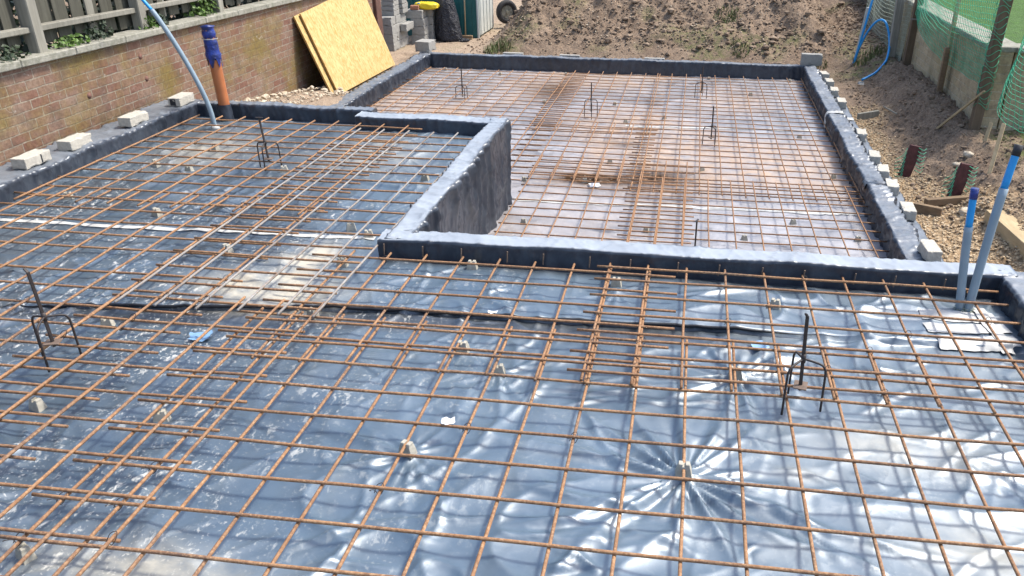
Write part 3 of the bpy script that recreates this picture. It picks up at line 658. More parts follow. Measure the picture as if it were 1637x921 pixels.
# ------------------------------------------------------------------ reinforcement mesh sheets
def bar_path(p, q, sag=.006, seed=0, zj=.003):
    p, q = np.array(p, float), np.array(q, float); L = np.linalg.norm(q - p); n = max(4, int(L / .09))
    t = np.linspace(0, 1, n); P = p + (q - p) * t[:, None]; d = (q - p) / L; nrm = np.array([-d[1], d[0], 0])
    s_ = t * L
    P += nrm * (.0045 * perlin(s_ * 1.1 + seed * 1.7, s_ * 0 + seed, 2))[:, None]
    P[:, 2] += sag * (perlin(P[:, 0] * 1.3, P[:, 1] * 1.3, 90)) + zj * perlin(s_ * 2 + seed, s_ * 0 + seed * .7, 5)
    return P
def mesh_sheet(label, xs, ys, xr, yr, z, long_up, ml=M_RUST, mc=M_RUST, rad=.0063, skew=0., ties=0, px=None):
    x0, y0 = (xr[0] + xr[1]) / 2, (yr[0] + yr[1]) / 2
    root = thing('rebar_mesh', label, 'mesh sheet', (x0, y0, z), skew, 'steel mesh sheets laid on the floors')
    for i, x_ in enumerate(xs):
        e0, e1 = rnd.uniform(-.01, .01), rnd.uniform(-.01, .01)
        P = bar_path((x_ - x0, yr[0] - y0 + e0, .0055 if long_up else -.0055), (x_ - x0, yr[1] - y0 + e1, .0055 if long_up else -.0055), seed=i + len(label))
        link('long_bar', tube_me(P, rad, 7), ml, root)
    for i, y_ in enumerate(ys):
        e0, e1 = rnd.uniform(-.012, .012), rnd.uniform(-.012, .012)
        zz = -.0055 if long_up else .0055
        P = bar_path((xr[0] - x0 + e0, y_ - y0, zz), (xr[1] - x0 + e1, y_ - y0, zz), seed=50 + i + len(label))
        link('cross_bar', tube_me(P, rad, 7), mc, root)
    for k in range(ties):
        x_, y_ = rnd.choice(list(xs)) - x0, rnd.choice(list(ys)) - y0
        c = [(x_ - .014, y_ - .012, -.006), (x_ - .008, y_ + .006, .014), (x_ + .008, y_ + .014, .016), (x_ + .015, y_ - .004, .004), (x_ + .004, y_ - .016, -.010), (x_ - .012, y_ - .010, .004), (x_ - .02, y_ - .03, .02), (x_ - .012, y_ - .042, .028)]
        link('tie_wire', tube_me(curve_pts(c, 36), .0014, 5), M_STAND, root)
    return root
ar = lambda a, b, st: list(np.arange(a, b, st))
P2 = .185
mesh_sheet('rusty mesh sheet nearest the viewer, filling the front and right of the floor', ar(-1.6, 1.9, .2), [.555, .37] + [.185 - P2 * k for k in range(0, 13)], (-1.69, 1.96), (-2.1, .615), .0, False, ties=14)
mesh_sheet('narrow rusty mesh sheet below the inner wall corner, lapped by the pale steel one', [-1.42, -1.215, -1.015, -.815, -.615, -.42, -.21, -.01, .19], [1.208, 1.02, .838, .665, .49, .312], (-1.62, .33), (.17, 1.31), .012, False, ties=8)
mesh_sheet('rusty mesh sheet under the front wall, around the pair of grey conduits', [-.02 + .2 * k for k in range(0, 10)], [1.265, 1.12, .937, .75, .573, .39, .24], (-.09, 1.93), (.185, 1.33), .022, False, ties=10)
mesh_sheet('rusty mesh sheet at the left front, crossing the white splashes', [-1.31 - .2 * k for k in range(0, 6)], [.40, .215, .03, -.155, -.34, -.525, -.71, -.9, -1.08, -1.26, -1.45, -1.63], (-2.40, -1.285), (-2.1, .67), .016, True, ties=10)
mesh_sheet('rusty mesh sheet along the left edge, over the white tape, holding the leaning spike stand', [-1.93 - .2 * k for k in range(0, 10)], [1.88, 1.70, 1.52, 1.34, 1.16, .88, .70, .515, .344, .172, -.01, -.19, -.37, -.56, -.74, -.92, -1.1], (-3.9, -1.85), (-1.9, 2.01), .0, True, ties=8)
mesh_sheet('rusty mesh sheet at the back of the left floor, below the orange pipe', [-3.78 + .2045 * k for k in range(0, 10)], [3.74, 3.56, 3.37, 3.2, 3.06, 2.90, 2.726, 2.549, 2.369, 2.189, 2.01, 1.838], (-3.83, -1.80), (1.735, 3.83), .014, True, ties=6)
mesh_sheet('pale steel mesh sheet running back beside the tall draped wall', [-2.27, -2.07, -1.865, -1.665, -1.47, -1.30], [3.48, 3.30, 3.12, 2.94, 2.76, 2.58, 2.40, 2.22, 2.04, 1.86, 1.68, 1.50, 1.31, 1.13, .945, .77, .60], (-2.35, -1.31), (.51, 3.6), .026, True, M_STEEL, M_RUST, ties=5)
ZM = ZR + .06
mesh_sheet('rusty mesh sheet at the far left of the sunken floor', [-3.38 + .2 * k for k in range(0, 11)], ar(4.3, 9.0, P2), (-3.47, -1.12), (4.15, 9.0), ZM, True, rad=.0058)
mesh_sheet('rusty mesh sheet at the far end, across the brown rust stain', [-1.29 + .2 * k for k in range(0, 7)], ar(6.0, 9.1, P2), (-1.40, .02), (5.9, 9.08), ZM + .012, True, rad=.0058)
mesh_sheet('rusty mesh sheet in the middle of the sunken floor by the dark puddle', [-1.25 + .2 * k for k in range(0, 7)], ar(4.42, 6.2, P2), (-1.33, .02), (4.32, 6.3), ZM + .024, True, rad=.0058)
mesh_sheet('rusty mesh sheet at the far right, under the tall thin stands', [-.12 + .199 * k for k in range(0, 11)], ar(4.22, 9.15, P2), (-.2, 1.90), (4.14, 9.19), ZM, True, rad=.0058)
mesh_sheet('rusty mesh sheet behind the front wall, left part of the sunken floor', [-1.04 + .2 * k for k in range(0, 8)], ar(1.75, 5.0, P2), (-1.08, .43), (1.55, 5.02), ZM + .012, True, rad=.0058)
mesh_sheet('rusty mesh sheet behind the front wall, right part of the sunken floor', [-.05 + .2 * k for k in range(0, 10)], [v_ + .06 for v_ in ar(1.75, 4.45, P2)], (-.14, 1.87), (1.55, 4.5), ZM + .024, True, rad=.0058)

# ------------------------------------------------------------------ spacers under the mesh
def spacer_me(seed):
    b = bmesh.new(); q = random.Random(seed)
    base = [(-.030, -.020), (.030, -.020), (.030, .020), (-.030, .020)]
    rings = []
    for z, k in ((0, 1), (.026, .84), (.044, .68)):
        rings.append([b.verts.new((x * k + q.uniform(-.001, .001), y * k, z)) for x, y in base])
    for r0, r1 in zip(rings, rings[1:]):
        for i in range(4): b.faces.new((r0[i], r0[(i + 1) % 4], r1[(i + 1) % 4], r1[i]))
    b.faces.new(rings[0][::-1])
    # forked top: two horns with a saddle between
    t = rings[-1]; w = .0204
    for sx in (-1, 1):
        o, i_ = sx * w, sx * .005
        lo = [(o, -.0136), (i_, -.0136), (i_, .0136), (o, .0136)]
        v0 = [b.verts.new((x, y, .044)) for x, y in lo]; v1 = [b.verts.new((x * .95, y * .85, .053)) for x, y in lo]
        if sx > 0: v0 = v0[::-1]; v1 = v1[::-1]
        for k in range(4): b.faces.new((v0[k], v0[(k + 1) % 4], v1[(k + 1) % 4], v1[k]))
        b.faces.new(v1)
    b.faces.new(t)
    bmesh.ops.recalc_face_normals(b, faces=b.faces); bmesh.ops.bevel(b, geom=list(b.edges), offset=.0015, segments=1, affect='EDGES')
    me = bpy.data.meshes.new('m'); b.to_mesh(me); b.free(); return me
SPM = [spacer_me(k) for k in range(3)]
for mm in SPM: mm.materials.append(M_SPACER)
SPAC = [((797, 597), 'grey spacer block at the lap of the front sheets, left of the tangled doubled bars'), ((652, 726), 'grey spacer block with small folds to its right, below the white paper scrap'),
        ((1092, 765), 'grey spacer block at the centre of the big star of folds near the front'), ((1175, 604), 'grey spacer block gathering folds left of the black stand on the right'),
        ((740, 562), 'grey spacer block between lapped bars, behind the white paper scrap'), ((60, 650), 'grey spacer block below the leaning spike stand at the left edge'),
        ((258, 668), 'grey spacer block among white splashes in the left front'), ((40, 885), 'grey spacer block in the bottom left corner of the floor'),
        ((252, 347), 'grey spacer block just behind the white joint tape on the left'), ((303, 274), 'bluish spacer block on the left floor between the tape and the conduit'),
        ((590, 384), 'grey spacer block against the inner corner of the front wall'), ((755, 432), 'grey spacer block right under the taped spot of the front wall'),
        ((985, 460), 'grey spacer block under the doubled bars by the front wall'), ((365, 410), 'grey spacer block in front of the white tape beside the silt patch'),
        ((562, 372), 'grey spacer block beside the pale steel bars at the tape end'), ((110, 318), 'grey spacer block at the lap near the left wall'),
        ((455, 277), 'grey spacer block near the feet of the stand on the left floor'), ((1238, 494), 'grey spacer block behind the tall black stand, near the front wall'),
        ((548, 428), 'grey spacer block on the silt patch edge by the wall corner'), ((250, 266), 'small white spacer block on the left floor nearest the brick wall'),
        ((172, 519), 'grey spacer block to the right of the spike stand'), ((345, 240), 'grey spacer block near the foot of the bent conduit'), ((680, 292), 'grey spacer block beside the top of the tall draped wall'), ((500, 502), 'grey spacer block under the lapped bars in front of the silt patch')]
for i, ((u, v), lab) in enumerate(SPAC):
    p = at(u, v, ZF)
    o = bpy.data.objects.new('mesh_spacer', SPM[i % 3]); COL.objects.link(o); o.location = (p.x, p.y, fz(p.x, p.y) - .006); o.rotation_euler = (0, 0, rnd.uniform(-.5, .5))
    tag(o, lab, 'spacer', 'spacer blocks under the mesh')
for u, v in [(837, 357), (1033, 370), (1190, 381), (1371, 386), (1268, 356), (1122, 272), (838, 288), (975, 260), (1332, 285), (1003, 117), (1133, 127), (1262, 131), (905, 120), (800, 120), (712, 113), (1278, 220), (1200, 152), (935, 290), (1000, 197), (983, 167), (1062, 190), (870, 165)]:
    p = at(u, v, ZR)
    o = bpy.data.objects.new('mesh_spacer', SPM[rnd.randrange(3)]); COL.objects.link(o); o.location = (p.x, p.y, float(rear_h(np.array([p.x]), np.array([p.y]))[0]) - .004); o.rotation_euler = (0, 0, rnd.uniform(-.5, .5))
    o.scale = (.85,) * 3
    tag(o, 'small grey spacer block under the mesh of the sunken floor', 'spacer', 'spacer blocks on the sunken floor')

# ------------------------------------------------------------------ level stands (three bent legs, a spike through the middle)
def stand(label, loc, rz, head=False, tip=True, lean=(0, 0), hub=.215, top=.40, rad=.085):
    root = thing('level_stand', label, 'stand', loc, rz, 'three legged level stands')
    for k in range(3):
        a = k * 2 * math.pi / 3 + .5; c, s_ = math.cos(a), math.sin(a)
        pts = curve_pts([(0, 0, hub), (c * rad * .5, s_ * rad * .5, hub - .006), (c * rad * .82, s_ * rad * .82, hub - .014), (c * rad * .96, s_ * rad * .96, hub - .032), (c * rad * 1.0, s_ * rad * 1.0, hub - .06), (c * rad * 1.03, s_ * rad * 1.03, .0)], 40)
        link('leg', tube_me(pts, .0048, 8), M_STAND, root)
    lx, ly = lean
    b = MB().bar((-lx * .4, -ly * .4, hub - .14), (lx, ly, top), .013, .009, .0015)
    if tip: b.bar((lx, ly, top - .004), (lx - .012, ly + .006, top + .014), .012, .006, .001)
    link('spike', b.me(), M_STAND, root)
    link('sleeve', MB().cyl((0, 0, hub - .016), (lx * .1, ly * .1, hub + .018), .0095, 12).me(True), M_STAND, root)
    link('base_plate', MB().box((-lx * .3, -ly * .3, hub - .118), (.062, .052, .005), .001).me(), M_STANDR, root)
    if head: link('head_plate', MB().box((lx, ly, top + .002), (.05, .014, .006), .001).me(), M_STAND, root)
    return root
stand('dark leaning spike stand with three bent legs at the left edge, straddling rusty bars', (-2.275, .11, ZF), .3, lean=(-.018, .02), top=.415)
stand('black spike stand with square foot plate in the right foreground', (.845, .215, ZF), 1.35, lean=(.018, .01), hub=.222, top=.40, rad=.09)
stand('black stand with a flat head on the left floor, in front of the orange pipe', (-2.63, 2.74, ZF), .2, head=True, tip=False, hub=.195, top=.365, lean=(-.02, .02))
stand('thin black stand at the far left of the sunken floor', (-2.50, 7.45, ZR), .6, tip=False, hub=.17, top=.37)
stand('thin black stand in the far middle of the sunken floor, left of the rust', (-.79, 6.82, ZR), .2, tip=False, hub=.21, top=.41)
stand('thin black stand at the far right, close to the end wall', (.49, 8.08, ZR), .9, tip=False, hub=.2, top=.39)
stand('tall thin black stand on the right of the sunken floor', (.595, 5.92, ZR), .5, tip=False, hub=.2, top=.41)
stand('black stand with a flat head just behind the front wall', (.445, 2.66, ZR), 1.2, head=True, tip=False, hub=.19, top=.40)

# ------------------------------------------------------------------ loose concrete blocks on the walls
def block(label, c, size, rz, mat, group, seed, name='concrete_block'):
    b = MB(); b.box((0, 0, size[2] / 2), size, .003, seg=1)
    bmesh.ops.subdivide_edges(b.bm, edges=[e_ for e_ in b.bm.edges if e_.calc_length() > .03], cuts=5, use_grid_fill=True)
    b.bm.normal_update(); co = np.array([v_.co[:] for v_ in b.bm.verts]); hs_ = np.array(size) / 2
    ed = np.sort(1 - np.abs((co - (0, 0, hs_[2])) / hs_), axis=1)[:, 1]
    chip = np.maximum(0, perlin(co[:, 0] * 28 + seed * 3.1 + co[:, 2] * 17, co[:, 1] * 28 + co[:, 2] * 11, seed % 20) - .12) * np.exp(-(ed / .10) ** 2)
    rough_ = perlin(co[:, 0] * 60 + seed, co[:, 1] * 60 + co[:, 2] * 45, 3)
    for v_, k_, g_ in zip(b.bm.verts, chip, rough_): v_.co = v_.co - Vector((v_.co.x, v_.co.y, v_.co.z - hs_[2])).normalized() * .035 * float(k_) + v_.normal * .0011 * float(g_)
    o = link(name, b.me(False, .0004, seed), mat); o.location = c; o.rotation_euler = (0, 0, rz)
    return tag(o, label, 'block', group)
GB = 'concrete blocks holding down the plastic on the left wall'
ztl = ZT + .004
bl = [((-4.00, 2.20), 'pale concrete block on the left wall nearest the viewer, marked with a black stroke'), ((-3.995, 2.62), 'pale concrete block on the left wall, second from the viewer'), ((-3.985, 3.28), 'pale concrete block on the left wall, third from the viewer'), ((-3.985, 3.94), 'pale concrete block on the left wall beside the bent grey conduit')]
for i, ((x_, y_), lab) in enumerate(bl):
    o = block(lab, (x_ - .01, y_, ztl), (.105, .235, .072), rnd.uniform(-.06, .06) + .03, M_CONCL, GB, i)
    if i in (0, 3):
        w_ = .012 if i == 0 else .05
        link('black_mark', MB().box((.0515 if i == 0 else -.01, .03 if i == 0 else -.1165, .036), (.003 if i == 0 else w_, w_ if i == 0 else .003, .055), 0).me(), M_HOLE, o)
GR = 'concrete blocks holding down the plastic on the right wall'
br = [((2.135, 8.95), .11, 'concrete block at the far end of the right wall, under a black plastic flap'), ((2.14, 8.47), .10, 'concrete block on the right wall, next to the far flap'), ((2.13, 7.95), .12, 'concrete block on the right wall level with the end of the blue hose'), ((2.13, 7.35), .12, 'concrete block on the right wall just behind the white tape saddle'),
      ((2.125, 5.95), .11, 'concrete block on the right wall just in front of the white tape saddle'), ((2.11, 5.16), .12, 'concrete block on the right wall in the middle of its length'), ((2.105, 4.72), .12, 'concrete block on the right wall facing the dark red board'), ((2.10, 4.30), .12, 'concrete block on the right wall opposite the rubble stones'), ((2.105, 3.72), .12, 'concrete block on the right wall beside the golden gravel'), ((2.03, 2.75), .13, 'concrete block on the right wall right behind the front wall')]
for i, ((x_, y_), s_, lab) in enumerate(br):
    block(lab, (x_, y_, -.50 if i < 9 else ZRT + .012), (.10, .22, .082), rnd.uniform(-.15, .15), M_CONCL, GR, 20 + i)
block('single grey concrete block on the far right corner of the plastic wall', (2.02, 9.50, ZRT + .008), (.29, .10, .16), -.02, M_CONC, None, 40)
block('single grey concrete block on the far left corner of the plastic wall', (-3.60, 9.50, ZRT + .008), (.22, .26, .15), -.12, M_CONC, None, 41)
# thin flat bricks lying along the back wall
for i, x_ in enumerate((-2.3, -1.45, -.2)):
    block(['thin pale slab behind the far wall, leftmost of three', 'thin pale slab behind the far wall, middle of three', 'thin pale slab behind the far wall, rightmost of three'][i], (x_, 9.60, -.50), (.3, .08, .07), .02, M_CONC, 'pale slabs behind the far wall', 44 + i, 'concrete_slab')

# ------------------------------------------------------------------ left boundary: brick wall, coping, fence
XW = -4.30
def wall_me(x0, x1, y0, y1, zb, zt):
    n = int((y1 - y0) / .25); b = bmesh.new()
    rows = []
    for i in range(n + 1):
        y_ = y0 + (y1 - y0) * i / n; t_ = zt(y_)
        rows.append([b.verts.new(v_) for v_ in ((x1, y_, zb), (x1, y_, t_), (x0, y_, t_), (x0, y_, zb))])
    for r0, r1 in zip(rows, rows[1:]):
        for k in range(3): b.faces.new((r0[k], r0[k + 1], r1[k + 1], r1[k]))
    b.faces.new(rows[0]); b.faces.new(rows[-1][::-1])
    bmesh.ops.recalc_face_normals(b, faces=b.faces)
    me = bpy.data.meshes.new('m'); b.to_mesh(me); b.free(); return me
ztop = lambda y_: .668 - .0165 * y_
brick = link('brick_wall', wall_me(XW - .11, XW, -2, 9.5, -.8, ztop), M_BRICK)
tag(brick, 'old mossy red brick wall along the left side, under the grey fence', 'wall')
b = MB()
y_ = -2.0
while y_ < 9.4:
    L = rnd.uniform(.5, .62); y2 = min(y_ + L, 9.5); zc = ztop((y_ + y2) / 2) + .027
    b.box((XW - .05, (y_ + y2) / 2, zc), (.19, y2 - y_ - .004, .052), .006, Matrix.Rotation(-.0165, 3, 'X')); y_ = y2
link('coping', b.me(False, .0015, 3), M_COPING, brick)
# shallow round spalls in the face
for yy, zz in ((3.96, .46), (3.25, .29), (3.98, .27)):
    link('spalled_brick', MB().cyl((XW - .004, yy, zz), (XW + .002, yy, zz), .024, 14).me(True), M_SPALL, brick)
pier = link('brick_pier', MB().box((XW - .05, 9.46, -.05), (.2, .2, 1.5), .008).me(), M_PIER); tag(pier, 'dark reddish brick pier at the end of the brick wall, behind the yellow board', 'pier')
fence = thing('wooden_fence', 'weathered grey wooden fence standing on the brick wall', 'fence', (XW - .10, 3, .7))
XF = XW - .10
def fpart(n, me, mat): 
    o = link(n, me, mat, fence); o.location = (-(XW - .10), -3, -.7); return o
for y_ in (1.78, 2.95, 4.16, 5.40, 6.65, 7.9):
    fpart('post', MB().box((XF + .03, y_, ztop(y_) + .58), (.085, .095, 1.1), .006).me(False, .002, int(y_ * 10)), M_FENCE)
for a_, c_ in ((1.78, 2.95), (2.95, 4.16), (4.16, 5.4), (5.4, 6.65), (6.65, 7.9)):
    for dz in (.16, .62):
        za, zb = ztop(a_) + dz + .052, ztop(c_) + dz + .052
        fpart('rail', MB().bar((XF + .012, a_ + .045, za), (XF + .012, c_ - .045, zb), .065, .04, .004, math.pi / 2 * 0).me(False, .002, int(a_ * 10)), M_FENCE)
y_ = 1.2; k = 0
while y_ < 8.2:
    w_ = rnd.uniform(.075, .095); lean = rnd.uniform(-.012, .012)
    zb = ztop(y_) + .06 + rnd.uniform(.0, .05)
    dx = .0 if k % 2 else -.022
    fpart('board', MB().box((XF - .028 + dx, y_, (zb + 1.75) / 2), (.014, w_, 1.75 - zb), .002, Matrix.Rotation(lean, 3, 'X')).me(False, .001, k), M_FENCED if rnd.random() < .82 else M_FENCE)
    y_ += w_ + rnd.choice((-.02, .012, .03, -.015)); k += 1
# plants creeping on the coping
def leaf_clump(label, c, r, n, mat, name='ivy', size=(.02, .045), flat=.6, seed=0, stems=True):
    q = random.Random(seed); vs, fs = [], []
    for _ in range(n):
        d = Vector((q.gauss(0, 1), q.gauss(0, 1), q.gauss(0, 1))); d.normalize(); d *= r * q.random() ** .5
        p = Vector((d.x * .5, d.y, abs(d.z) * flat)); s_ = q.uniform(*size)
        nrm = Vector((q.gauss(.5, .6), q.gauss(0, .6), q.gauss(.6, .5))).normalized(); t1 = nrm.orthogonal().normalized(); t1.rotate(Matrix.Rotation(q.uniform(0, 6.28), 3, nrm)); t2 = nrm.cross(t1)
        k = len(vs)
        vs += [tuple(p - t1 * s_ * .5), tuple(p + t2 * s_ * .42 - t1 * s_ * .05 + nrm * s_ * .1), tuple(p + t1 * s_ * .6), tuple(p - t2 * s_ * .42 - t1 * s_ * .05 + nrm * s_ * .1)]
        fs += [(k, k + 1, k + 2), (k, k + 2, k + 3)]
    me = bpy.data.meshes.new('m'); me.from_pydata(vs, [], fs); me.update()
    o = link(name, me, mat); o.location = c
    return tag(o, label, 'plant')
zc = lambda y_: ztop(y_) + .05
leaf_clump('yellow green ivy creeping along the coping beside the nearest fence post', (XW - .06, 3.28, zc(3.28)), .22, 150, M_LEAF, seed=1, flat=.35)
leaf_clump('dark ivy hanging behind the fence rail between two posts', (XW - .09, 3.62, zc(3.6)), .2, 130, M_LEAFD, seed=2, flat=.7)
leaf_clump('dark leafy ivy at the left end of the coping', (XW - .06, 2.62, zc(2.6)), .2, 130, M_LEAFD, seed=3, flat=.5)
leaf_clump('pale ivy sprig at the foot of the second fence post', (XW - .05, 4.22, zc(4.2)), .13, 90, M_LEAF, seed=4, flat=.9)
leaf_clump('bright green leafy plant growing over the coping behind the orange pipe', (XW - .10, 5.18, zc(5.2) - .02), .24, 260, M_LEAF, seed=5, flat=1.2, size=(.03, .06))
leaf_clump('small dark fern beside the blue end of the bent conduit', (XW - .06, 4.42, zc(4.4)), .10, 90, M_LEAFD, seed=6, flat=1.1)

for i_, y_ in enumerate((2.6, 4.0, 5.4, 6.8, 8.2)):  # dark leaf masses added as garden shade behind the fence gaps
    o_ = leaf_clump(['dark shrub filling the gaps behind the fence at its left end', 'dark shrub behind the fence between the first two posts', 'dark shrub behind the fence above the orange pipe', 'dark shrub behind the fence left of the yellow board', 'dark shrub behind the fence above the yellow board'][i_], (XW - .75, y_, .1), 1.0, 1500, M_LEAFD, 'garden_shrub', (.05, .12), 1.3, 70 + i_); o_['category'] = 'shrub'
# ------------------------------------------------------------------ soil pipe and bent conduit on the left
pp = Vector((-3.585, 3.905, ZF)); tilt = Vector((-.035, .0, 1)).normalized()
pipe = thing('soil_pipe', 'orange soil pipe standing up by the left wall, blue plastic taped over its top', 'pipe', pp)
def ring(z0, z1, r, n, seg, wob, seed, sides=28):
    rows = []
    for i in range(n):
        t = i / (n - 1); z_ = z0 + (z1 - z0) * t; c_ = tilt * z_; a_ = np.arange(sides) * 2 * np.pi / sides
        rr_ = r(t) + wob * perlin(a_ * 3 + seed, a_ * 0 + t * 6, seed)
        rows.append(np.stack([c_.x + rr_ * np.cos(a_), c_.y + rr_ * np.sin(a_), np.full(sides, c_.z)], -1))
    V = np.stack(rows, 1).reshape(-1, 3); return np_mesh(V, grid_faces(sides, n, True))
link('pipe_body', ring(0, .76, lambda t: .046, 6, 0, 0, 1), M_ORANGE, pipe)
link('plastic_sleeve', ring(-.01, .15, lambda t: .056 - .004 * t, 8, 0, .006, 2), M_WRAP, pipe)
def cap_r(t): return (.050 + .004 * math.sin(t * 14) + (.006 if t > .93 else 0)) * (1 if t < .985 else .0) if t < .999 else .0
lower = ring(.50, .66, lambda t: .056 - .006 * t + .006 * math.exp(-((t - .35) / .12) ** 2), 14, 0, .008, 4)
# ragged lower hem
co = np.zeros(len(lower.vertices) * 3); lower.vertices.foreach_get('co', co); co = co.reshape(-1, 3)
hem = co[:, 2] < .515; co[hem, 2] += .045 * np.sin(np.arctan2(co[hem, 1], co[hem, 0]) * 5 + 1) ; lower.vertices.foreach_set('co', co.ravel()); lower.update()
link('blue_hem', lower, M_BLUEW, pipe)
link('blue_wrap', ring(.64, .80, cap_r, 16, 0, .005, 5), M_BLUEW, pipe)
link('tape_band', ring(.688, .695, lambda t: .060, 3, 0, .003, 6), M_TAPE, pipe)
bc = thing('bent_conduit', 'bent grey conduit with a blue pipe inside, arching over the left wall', 'conduit', (-3.55, 3.65, ZF))
path = [(-3.55, 3.65, -.07), (-3.565, 3.645, .12), (-3.61, 3.63, .32), (-3.70, 3.615, .57), (-3.81, 3.60, .81), (-3.90, 3.60, .945), (-4.03, 3.60, 1.09), (-4.20, 3.6, 1.22)]
C = curve_pts(path, 70); C -= np.array([-3.55, 3.65, ZF]); k = int(len(C) * .66)
link('grey_sleeve', tube_me(C[:k + 1], .019, 14), M_GREYP, bc); link('blue_pipe', tube_me(C[k:], .013, 12), M_BLUEP, bc)
col_ = MB().cyl((0, 0, .0), (0, 0, .035), .042, 16, .026).me(True); link('tape_collar', col_, M_TAPE, bc)

# conduits on the right
def conduit(label, base, top, r, blue_from, bend=.0, dark=False):
    base, top = Vector(base), Vector(top); o = thing('conduit', label, 'conduit', base, 0, 'grey conduits with blue pipes')
    d = top - base; n = 24; P = np.array([tuple(d * t + Vector((bend * t * t * (t - .2), bend * .6 * t * t, 0))) for t in np.linspace(-.03, 1, n)])
    k = int(n * blue_from)
    link('grey_sleeve', tube_me(P[:k + 1], r, 14), M_GREYP, o); link('blue_pipe', tube_me(P[k:], r * .84, 14), M_BLUEP, o)
    a_ = P[-1]; dd = P[-1] - P[-2]; dd /= np.linalg.norm(dd)
    link('tape_end', tube_me(np.array([a_ - dd * .03, a_ + dd * .02]), r * .95, 12), M_BLUEW if not dark else M_HOLE, o)
    nest = []
    q = random.Random(int(base.x * 1000))
    for kk in range(5):
        a0 = q.uniform(0, 6.28); nest.append(tube(curve_pts([(math.cos(a0 + t * 2.4) * (.024 + .012 * q.random()), math.sin(a0 + t * 2.4) * (.024 + .012 * q.random()), .005 + .03 * q.random()) for t in range(5)], 24), .0016, 4, False))
    off = 0; VV, FF = [], []
    for v_, f_ in nest: VV.append(v_); FF.append(f_ + off); off += len(v_)
    link('cord_tangle', np_mesh(np.vstack(VV), np.vstack(FF)), M_NETW, o)
conduit('shorter upright grey conduit of the right pair, blue pipe end showing', (1.725, 1.158, ZF), (1.655, 1.16, .565), .020, .72, .02)
conduit('taller grey conduit of the right pair, leaning right with a blue top', (1.760, 1.150, ZF), (1.815, 1.22, .76), .021, .76, .03, True)

# ------------------------------------------------------------------ things on the left behind
osb = thing('osb_boards', 'yellow chipboard sheet leaning on the brick wall, second sheet behind it', 'board', (-3.87, 7.8, -.5))
def lean_board(name, p00, p10, p11, p01, th, mat, matE, parent):
    o0 = Vector((-3.87, 7.8, -.5)); P = [Vector(p) - o0 for p in (p00, p10, p11, p01)]
    nrm = (P[1] - P[0]).cross(P[3] - P[0]).normalized() * th
    if nrm.x > 0: nrm = -nrm
    b = bmesh.new(); f = [b.verts.new(p) for p in P]; k = [b.verts.new(p + nrm) for p in P]
    b.faces.new(f); b.faces.new(k[::-1])
    for i in range(4): fc = b.faces.new((f[i], k[i], k[(i + 1) % 4], f[(i + 1) % 4])); fc.material_index = 1
    bmesh.ops.recalc_face_normals(b, faces=b.faces); bmesh.ops.bevel(b, geom=list(b.edges), offset=.002, segments=1, affect='EDGES')
    me = bpy.data.meshes.new('m'); b.to_mesh(me); b.free(); return link(name, me, [mat, matE], parent)
lean_board('front_board', (-3.86, 6.85, -.50), (-3.82, 8.75, -.50), (-4.225, 8.78, .56), (-4.235, 6.90, .42), .022, M_OSB, M_OSBE, osb)
lean_board('rear_board', (-3.905, 6.77, -.50), (-3.87, 8.68, -.50), (-4.262, 8.72, .52), (-4.272, 6.80, .405), .022, M_OSB, M_OSBE, osb)
GS = 'concrete blocks stacked behind the yellow board'
def sblock(lab, x0, x1, y0, y1, z0, z1, i, mat=M_CONC):
    return block(lab, ((x0 + x1) / 2, (y0 + y1) / 2, z0), (x1 - x0 - .004, y1 - y0 - .004, z1 - z0 - .002), rnd.uniform(-.02, .02), mat, GS, 60 + i)
nth = ['lowest', 'second', 'third', 'fourth', 'fifth', 'sixth', 'seventh']
z_ = -.5; i = 0
for lv in range(4):
    h_ = .125; y0_ = 9.70 + (.0 if lv % 2 == 0 else .0)
    for j, (ya, yb) in enumerate(((9.70, 10.04), (10.05, 10.40)) if lv % 2 == 0 else ((9.70, 9.90), (9.91, 10.40))):
        sblock('grey concrete block in the left stack, %s course, %s' % (nth[lv], 'facing the viewer' if j == 0 else 'at the back'), -4.42, -4.16 - .01 * (lv == 3), ya, yb, z_, z_ + h_, i); i += 1
    z_ += h_
for lv in range(4):
    sblock('smaller grey block on top of the left stack, %s of its four layers' % ['bottom', 'second', 'third', 'top'][lv], -4.38 + .006 * lv, -4.17, 9.86, 10.10, z_ + lv * .07, z_ + lv * .07 + .068, i); i += 1
for lv in range(5):
    sblock('grey block at the back of the left stack, %s from its bottom' % nth[lv], -4.36, -4.13, 10.14, 10.40, z_ + lv * .07, z_ + lv * .07 + .068, i); i += 1
sblock('grey block jutting out between the two stacks', -4.15, -4.05, 10.02, 10.40, -.25, -.14, i); i += 1
z_ = -.5
for lv in range(4):
    h_ = .14 if lv < 1 else .125
    xo = [0, .01, .0, -.07][lv]
    sblock('grey concrete block in the right stack beside the black bag, %s course, front' % nth[lv], -4.12 + xo, -3.90 + xo * .3, 10.42, 10.66, z_, z_ + h_, i); i += 1
    sblock('grey concrete block in the right stack beside the black bag, %s course, rear' % nth[lv], -4.0, -3.84, 10.68, 10.92, z_, z_ + h_, i); i += 1
    z_ += h_
o = block('single orange red brick on the right block stack, beside the yellow bag', (-4.05, 10.48, z_ + .004), (.13, .10, .06), .1, M_RED, None, 90, 'brick')
